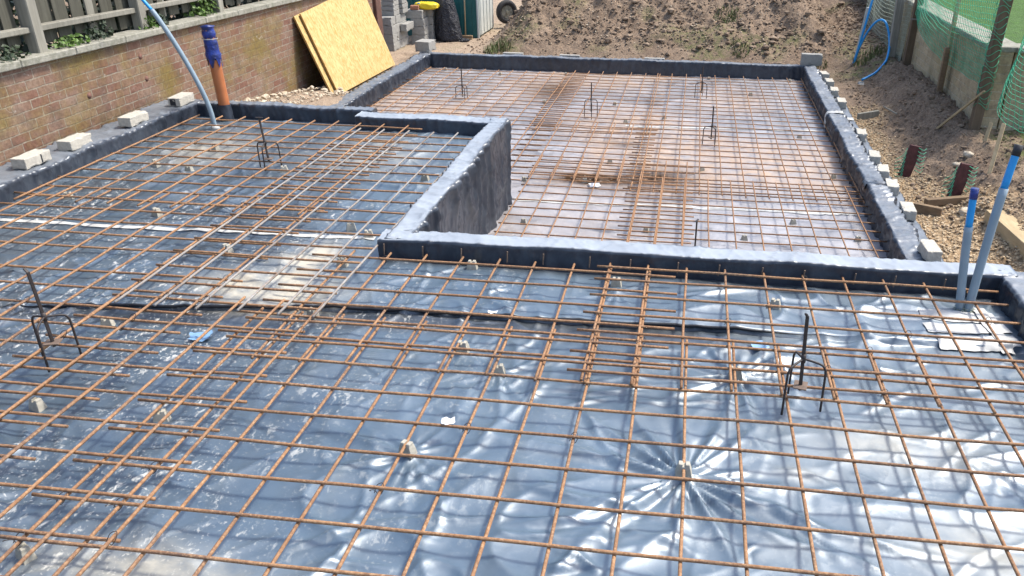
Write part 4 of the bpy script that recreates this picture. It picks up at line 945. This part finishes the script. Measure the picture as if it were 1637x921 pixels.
# yellow bag
def blobmesh(r, sub=3, sq=2.6, amp=.1, seed=0, freq=4):
    b = bmesh.new(); bmesh.ops.create_icosphere(b, subdivisions=sub + 1, radius=1)
    co = np.array([v.co[:] for v in b.verts]); k = (np.abs(co) ** sq).sum(1) ** (-1 / sq); co = co * k[:, None]
    co = co * (1 + amp * perlin(co[:, 0] * freq + co[:, 2] * 2, co[:, 1] * freq + seed, seed))[:, None] * np.array(r)
    for v, c_ in zip(b.verts, co): v.co = c_
    me = bpy.data.meshes.new('m'); b.to_mesh(me); b.free(); me.polygons.foreach_set('use_smooth', [True] * len(me.polygons)); return me
yb = thing('cement_bag', 'yellow bag lying on top of the right block stack', 'bag', (-3.90, 10.62, z_ + .05))
link('bag_body', blobmesh((.19, .11, .055), 3, 3.2, .12, 2), M_YELLOW, yb)
link('blue_print', MB().box((-.10, -.085, .035), (.045, .02, .03), .006, Matrix.Rotation(.5, 3, 'X')).me(), M_BLUEP, yb)
# black bag
def bag():
    n, s_ = 60, 72; a = np.arange(s_) * 2 * np.pi / s_; rows = []
    for i in range(n):
        t = i / (n - 1); zz = .74 * t
        r = np.interp(t, [0, .04, .15, .45, .75, .9, 1], [.20, .235, .235, .20, .165, .13, .03])
        rr_ = r * (1 + .10 * perlin(np.cos(a) * 2 + 3, np.sin(a) * 2 + t * 3, 3) + .07 * ridge(np.cos(a) * 3, np.sin(a) * 3 + t * 9, 5))
        rows.append(np.stack([rr_ * np.cos(a) * .9 + .0 - .05 * t, rr_ * np.sin(a) * .7, np.full(s_, zz)], -1))
    return np_mesh(np.stack(rows, 1).reshape(-1, 3), grid_faces(s_, n, True))
o = link('rubbish_bag', bag(), M_BAG); o.location = (-3.62, 10.82, -.5); tag(o, 'tall black rubbish bag standing between the block stack and the green shed', 'bag')
o.scale = (1.0, 1, 1.05)
o = link('plastic_scrap', blobmesh((.13, .07, .03), 3, 2.4, .3, 6), M_BAG); o.location = (-3.42, 10.80, -.48); tag(o, 'flattened black plastic lying at the foot of the rubbish bag', 'plastic scrap')
# shed
shed = thing('green_shed', 'dark teal metal shed with a white door side, behind the rubbish bag', 'shed', (-3.9, 11.7, -.5))
b = MB(); b.box((.0, 0, .75), (1.36, 1.1, 1.5), .01); link('wall', b.me(), M_TEAL, shed)
rib = MB()
for k in range(7): rib.box((-.62 + k * .205, -.556, .75), (.03, .014, 1.48), .003)
link('front_ribs', rib.me(), M_TEAL, shed)
door = link('door', MB().box((.690, .02, .75), (.018, .98, 1.44), .004).me(), M_DOORW, shed)
dr = MB()
for k in range(5): dr.box((.704, -.42 + k * .22, .75), (.012, .02, 1.42), .002)
link('door_rib', dr.me(), M_DOORW, door)
link('corner_post', MB().box((.686, -.548, .75), (.03, .03, 1.5), .003).me(), M_DOORW, shed)
bro = thing('broom', 'broom leaning upright against the green shed, head on the ground', 'broom', (-3.40, 11.02, -.5))
link('handle', tube_me([(0, 0, .05), (-.005, .05, .5), (-.012, .10, 1.1)], .012, 10), M_TIMBER, bro)
link('head', MB().box((0, -.01, .045), (.24, .06, .04), .008).me(), M_TIMBERB, bro)
link('bristles', MB().box((0, -.01, .014), (.23, .05, .03), .004).me(), M_TIMBER, bro)
# wheelbarrow wheel
wh = thing('loose_wheel', 'black tyred wheel lying against the foot of the soil heap by the shed', 'wheel', (-2.98, 12.3, -.22), .7)
def torus(R_, r_, n=36, k=14):
    V = []; 
    for i in range(n):
        a = i * 2 * math.pi / n
        for j in range(k):
            b_ = j * 2 * math.pi / k; V.append(((R_ + r_ * math.cos(b_)) * math.cos(a), r_ * math.sin(b_), (R_ + r_ * math.cos(b_)) * math.sin(a)))
    F = []
    for i in range(n):
        for j in range(k): F.append((i * k + j, ((i + 1) % n) * k + j, ((i + 1) % n) * k + (j + 1) % k, i * k + (j + 1) % k))
    return np_mesh(V, F)
link('tyre', torus(.155, .05), M_RUBBER, wh)
rim = MB().cyl((0, -.02, 0), (0, .02, 0), .112, 20).cyl((0, -.05, 0), (0, .05, 0), .03, 12); link('rim', rim.me(), M_COPING, wh)

# grass tufts and weeds
def tuft(label, c, r, n, h, mat, seed, cat='weeds', name='weed_tuft'):
    q = random.Random(seed); vs, fs = [], []
    for _ in range(n):
        a, d = q.uniform(0, 6.28), r * q.random() ** .6; px_, py_ = d * math.cos(a), d * math.sin(a); b_ = q.uniform(0, 6.28); w_ = q.uniform(.003, .007); hh = h * q.uniform(.4, 1); ln = q.uniform(.1, .7) * hh
        dx, dy = math.cos(b_), math.sin(b_); k = len(vs); z0 = gz(c[0] + px_, c[1] + py_) - c[2] - .01
        vs += [(px_ - dy * w_, py_ + dx * w_, z0), (px_ + dy * w_, py_ - dx * w_, z0), (px_ + dx * ln * .4 + dy * w_, py_ + dy * ln * .4 - dx * w_, z0 + hh * .6), (px_ + dx * ln * .4 - dy * w_, py_ + dy * ln * .4 + dx * w_, z0 + hh * .6), (px_ + dx * ln, py_ + dy * ln, z0 + hh)]
        fs += [(k, k + 1, k + 2, k + 3), (k + 3, k + 2, k + 4)]
    me = bpy.data.meshes.new('m'); me.from_pydata(vs, [], fs); me.update(); o = link(name, me, mat); o.location = c; return tag(o, label, cat)
for i, (x_, y_, r_, n_, h_, lab) in enumerate([(-1.05, 12.2, .13, 110, .09, 'small bright green grass tuft high on the soil heap'), (.85, 10.75, .22, 150, .12, 'green weed clump in the middle of the soil heap'), (1.05, 10.0, .16, 120, .08, 'low weed clump at the foot of the soil heap'), (-2.62, 9.95, .22, 190, .16, 'dark grassy clump at the left foot of the soil heap'), (2.15, 9.85, .16, 120, .09, 'grass tuft behind the far right corner block'), (2.86, 9.75, .22, 160, .14, 'green weeds under the blue hose loop'), (1.9, 12.0, .25, 120, .1, 'sparse grass high on the right of the soil heap')]):
    tuft(lab, (x_, y_, gz(x_, y_)), r_, n_, h_, M_GRASS, 100 + i)
q = [(1.58, 9.72, .05, 'single pointed stone on the soil behind the far right corner'), (2.62, 3.95, .05, 'rounded pale stone on the gravel edge'), (2.92, 5.05, .045, 'upright white stone among the rubble on the right'), (2.80, 4.92, .035, 'white flat stone beside the upright white stone')]
for i, (x_, y_, s_, lab) in enumerate(q):
    o = link('stone', blobmesh((s_ * 1.3, s_ * .9, s_ * .7), 2, 2.2, .35, i + 3, 2), M_RUBBLE if i else M_CLOD); o.location = (x_, y_, gz(x_, y_) + s_ * .4); o.rotation_euler = (0, 0, i); tag(o, lab, 'stone')

# ------------------------------------------------------------------ right boundary
XB = 3.20
bw = link('block_wall', wall_me(XB, XB + .16, 5.75, 9.9, -.9, lambda y_: .45), M_BLOCKW); tag(bw, 'tan block wall on the right with a pale coping, behind the green net', 'wall')
b = MB(); y_ = 5.75
while y_ < 9.85:
    y2 = min(y_ + .6, 9.9); b.box((XB + .10, (y_ + y2) / 2, .475), (.30, y2 - y_ - .005, .05), .006); y_ = y2
link('coping', b.me(False, .001, 9), M_COPING, bw)
bw2 = link('block_wall', MB().box((XB + 1.36, 5.86, -.2), (2.35, .16, 1.3), .004).me(), M_BLOCKW); tag(bw2, 'tan block wall running off to the right from the netting post', 'wall')
link('coping', MB().box((XB + 1.38, 5.86, .475), (2.4, .28, .05), .006).me(), M_COPING, bw2)
lawn_x = np.arange(3.3, 12, .12); lawn_y = np.arange(5.9, 22, .12); LX, LY = np.meshgrid(lawn_x, lawn_y, indexing='ij')
lw_ = link('lawn', np_mesh(np.stack([LX, LY, .41 + .02 * fbm(LX * 3, LY * 3, 4)], -1).reshape(-1, 3), grid_faces(len(lawn_x), len(lawn_y))), M_LAWN); lw_['kind'] = 'structure'
def bush(label, c, r, n, seed):
    o = leaf_clump(label, c, r, n, M_LEAFD, 'hedge_bush', (.04, .1), 1.2, seed); o['category'] = 'bush'; return o
bush('dark green hedge bush behind the lawn, at the left', (4.4, 13.2, .4), 1.2, 2600, 11); bush('dark green hedge bush behind the lawn, at the right', (5.8, 13.0, .4), 1.2, 2600, 12)
# posts
o = link('fence_post', MB().box((3.17, 8.82, .35), (.10, .09, 1.6), .006, Matrix.Rotation(.02, 3, 'Y')).me(False, .002, 1), M_POST); tag(o, 'brown square timber post in front of the far end of the tan wall', 'post')
o = link('steel_bracket', MB().box((3.17, 8.76, .33), (.16, .012, .018), .002).me(), M_STEEL); tag(o, 'small pale bracket strip screwed across the brown timber post', 'bracket')
o = link('concrete_post', MB().box((3.06, 9.35, .2), (.10, .09, 1.5), .006).me(False, .001, 4), M_FENCE); tag(o, 'grey post beside the brown timber post, nearer the blue hose', 'post')
bat = thing('timber_batten', 'thin pale batten standing against the tan wall with a short peg nailed on', 'batten', (3.14, 7.05, -.3))
link('upright', MB().box((0, 0, .62), (.035, .045, 1.3), .003).me(), M_TIMBER, bat); link('peg', MB().box((-.03, -.04, .3), (.05, .05, .55), .003).me(), M_TIMBERB, bat)
npst = link('netting_post', MB().box((3.16, 5.72, .42), (.09, .09, 1.7), .006, Matrix.Rotation(.03, 3, 'Y')).me(False, .002, 2), M_POST); tag(npst, 'dark timber post wrapped in green netting at the corner of the tan wall', 'post')
# green netting
def net(label, x, ya, yb, zt, zb0, zb1, cell, mat, seed, bulge=.03):
    nu, nv = int(abs(yb - ya) / cell), int((zt - min(zb0, zb1)) / cell); VV, FF, off = [], [], 0
    def P(u, v):
        y_ = ya + (yb - ya) * u; zb = zb0 + (zb1 - zb0) * u - .10 * math.sin(math.pi * u)
        sag = .09 * math.sin(math.pi * u) * (1 - .3 * v)
        z = zt + (zb - zt) * v - sag + .012 * float(perlin(np.array([u * 9.]), np.array([v * 7.]), seed)[0])
        return (x + bulge * math.sin(u * 7 + v * 3) + .02 * float(perlin(np.array([u * 6.]), np.array([v * 5. + 3]), seed)[0]), y_, z)
    for j in range(nv + 1):
        v_, f_ = tube(np.array([P(u, j / nv) for u in np.linspace(0, 1, nu * 2)]), .0028, 3, False); VV.append(v_); FF.append(f_ + off); off += len(v_)
    for i in range(nu + 1):
        v_, f_ = tube(np.array([P(i / nu, v) for v in np.linspace(0, 1, nv + 4)]), .0028, 3, False); VV.append(v_); FF.append(f_ + off); off += len(v_)
    o = link('green_netting', np_mesh(np.vstack(VV), np.vstack(FF)), mat); return tag(o, label, 'netting')
net('green plastic netting hung along the tan wall between the brown post and netting post', 3.12, 8.75, 5.75, 1.25, .40, .16, .05, M_NET, 1)
net('green plastic netting right of the netting post, over the lawn', 3.30, 5.66, 4.7, 1.3, .1, -.05, .05, M_NET, 2, .08)
net('faded green netting beyond the brown post, beside the blue hose', 3.12, 12.0, 9.0, 1.15, -.2, -.3, .05, M_NETW, 3)
wrapn = []; off = 0; VV, FF = [], []
for k in range(26):
    z0 = -.05 + k * .05; a = np.linspace(0, 2 * np.pi, 22)
    pts = np.stack([3.16 + .065 * np.cos(a), 5.72 + .065 * np.sin(a), z0 + .03 * np.sin(a * 2 + k)], -1); v_, f_ = tube(pts, .0026, 4, False); VV.append(v_); FF.append(f_ + off); off += len(v_)
o = link('net_wrapping', np_mesh(np.vstack(VV), np.vstack(FF)), M_NET, npst); 
# blue hose, white strip
hose = [(2.66, 9.85, -.5), (2.69, 9.75, -.2), (2.72, 9.7, .1), (2.77, 9.72, .45), (2.83, 9.8, .85), (2.9, 9.9, 1.2)]
o = link('blue_hose', tube_me(curve_pts(hose, 50), .016, 12), M_BLUEP); tag(o, 'straight blue water pipe rising beside the white strip', 'hose')
loop = [(2.655, 9.80, -.50), (2.70, 9.74, -.2), (2.78, 9.68, .05), (2.87, 9.6, .19), (2.95, 9.50, .18), (3.01, 9.40, .0), (3.0, 9.25, -.18), (2.92, 9.05, -.32), (2.78, 8.85, -.43), (2.60, 8.72, -.52)]
LP = curve_pts(loop, 90); gl = ground_h(LP[:, 0], LP[:, 1]); gl = np.convolve(np.pad(gl, 12, 'edge'), np.ones(25) / 25, 'valid'); LP[:, 2] = np.maximum(LP[:, 2], gl + .03)
o = link('blue_hose', tube_me(LP, .015, 12), M_BLUEP); tag(o, 'blue water pipe bent in a loop, ending at the gravel', 'hose')
o = link('white_strip', MB().bar((2.70, 10.0, -.52), (2.765, 9.93, .32), .045, .02, .003).me(), M_DOORW); tag(o, 'white wooden strip stuck in the soil beside the blue pipes', 'strip')
o = link('stone_slab', MB().box((2.66, 8.72, -.515), (.2, .12, .05), .012, Matrix.Rotation(.3, 3, 'X')).me(False, .006, 5), M_CONC); tag(o, 'grey broken slab at the lower end of the looped blue pipe', 'slab')
# loose timber on the right
def timber(label, a, b_, w_, t_, mat, name='timber_stick', roll=0):
    o = link(name, MB().bar(a, b_, w_, t_, .003, roll).me(False, .0015, len(label)), mat); return tag(o, label, 'timber')
timber('long pale stick leaning from the bank up to the tan wall', (2.78, 6.05, -.50), (3.14, 5.66, .10), .03, .022, M_TIMBER)
timber('short grey board lying on the gravel behind the tape saddle', (2.27, 6.98, -.53), (2.52, 7.1, -.51), .03, .09, M_FENCE, 'timber_board')
timber('thin stick in the soil next to the short grey board', (2.60, 7.27, -.46), (2.66, 6.85, -.44), .015, .015, M_FENCE)
timber('brown timber edging across the gravel behind the conduits', (2.36, 4.16, -.53), (3.3, 4.42, -.50), .05, .06, M_TIMBERB, 'timber_board')
timber('pale brown plank end lying at the edge of the gravel', (2.24, 4.05, -.545), (2.44, 3.95, -.545), .04, .09, M_TIMBERB, 'timber_board')
timber('leaning pale stake behind the taller conduit', (2.90, 4.42, -.50), (3.04, 4.72, .02), .035, .03, M_TIMBER, 'timber_stake')
timber('short pale stake top poking from the bank', (3.10, 5.25, -.35), (3.16, 5.35, -.13), .03, .03, M_TIMBER, 'timber_stake')
timber('large pale sawn timber at the right edge of the gravel', (2.78, 3.75, -.50), (2.84, 2.5, -.46), .16, .16, M_TIMBER, 'timber_beam')
timber('pale offcut block behind the large sawn timber', (2.95, 4.02, -.48), (3.2, 4.06, -.48), .1, .1, M_TIMBER, 'timber_offcut')
timber('pale wedge offcut at the far right of the gravel', (3.05, 4.30, -.45), (3.4, 4.34, -.42), .09, .07, M_TIMBER, 'timber_offcut')
for (x_, y_, h_, lab) in ((2.40, 5.0, .30, 'dark red board stub with green net scraps, left one on the bank'), (2.66, 4.36, .34, 'dark red board stub with green net scraps, right one behind the conduits')):
    t = thing('net_stub', lab, 'board', (x_, y_, -.58), .25)
    link('board', MB().box((0, 0, h_ / 2), (.12, .025, h_), .004, Matrix.Rotation(.22, 3, 'Y')).me(), M_DKRED, t)
    VV, FF, off = [], [], 0
    for k in range(7):
        v_, f_ = tube(curve_pts([(.05, -.02, h_ - .02 - k * .035), (.09, -.04, h_ - .04 - k * .035), (.13, -.02, h_ - .03 - k * .035)], 10), .0026, 4, False); VV.append(v_); FF.append(f_ + off); off += len(v_)
        v_, f_ = tube(curve_pts([(-.06, -.02, h_ - .02 - k * .04), (-.10, -.04, h_ - .08 - k * .04), (-.16, -.03, h_ - .12 - k * .03)], 10), .0026, 4, False); VV.append(v_); FF.append(f_ + off); off += len(v_)
    link('net_scrap', np_mesh(np.vstack(VV), np.vstack(FF)), M_NET, t)

# ------------------------------------------------------------------ scraps on the sheets
def scrap(label, u, v, z, size, mat, rz, hf, lift=.01, name='paper_scrap'):
    p = at(u, v, z); n = 7; rs = random.Random(u)
    X, Y = np.meshgrid(np.linspace(-.5, .5, n), np.linspace(-.5, .5, n), indexing='ij')
    Zc = .12 * size[0] * perlin(X * 3 + u, Y * 3, 3) + .2 * size[0] * np.abs(X) ** 1.5
    Xw = X * size[0] * (1 + .25 * perlin(Y * 3, X * 0 + u, 5)); Yw = Y * size[1] * (1 + .3 * perlin(X * 3 + 5, Y * 0 + u, 6))
    o = link(name, np_mesh(np.stack([Xw, Yw, Zc], -1).reshape(-1, 3), grid_faces(n, n)), mat); o.rotation_euler = (.1, 0, rz)
    o.location = (p.x, p.y, float(hf(np.array([p.x]), np.array([p.y]))[0]) + lift); return tag(o, label, 'scrap')
scrap('white paper scrap on a bar left of the star of folds', 717, 679, 0.0, (.05, .035), M_PAPER, .2, lambda a, b_: a * 0 + .012, .004)
scrap('blue grey plastic scrap behind the folds by the right stand', 1213, 555, ZF, (.075, .06), M_BLUESCRAP, .5, floor_h, .012, 'plastic_scrap')
scrap('pale blue plastic scrap under the mesh at the left', 320, 538, ZF, (.09, .07), M_BLUESCRAP, .3, floor_h, .012, 'plastic_scrap')
scrap('white scrap lying at the lap of the sheets, below the front wall', 788, 506, ZF, (.045, .022), M_PAPER, .1, floor_h, .014)
scrap('white scrap in the dark puddle on the sunken floor', 950, 296, ZR, (.1, .08), M_PAPER, .4, rear_h, .012)
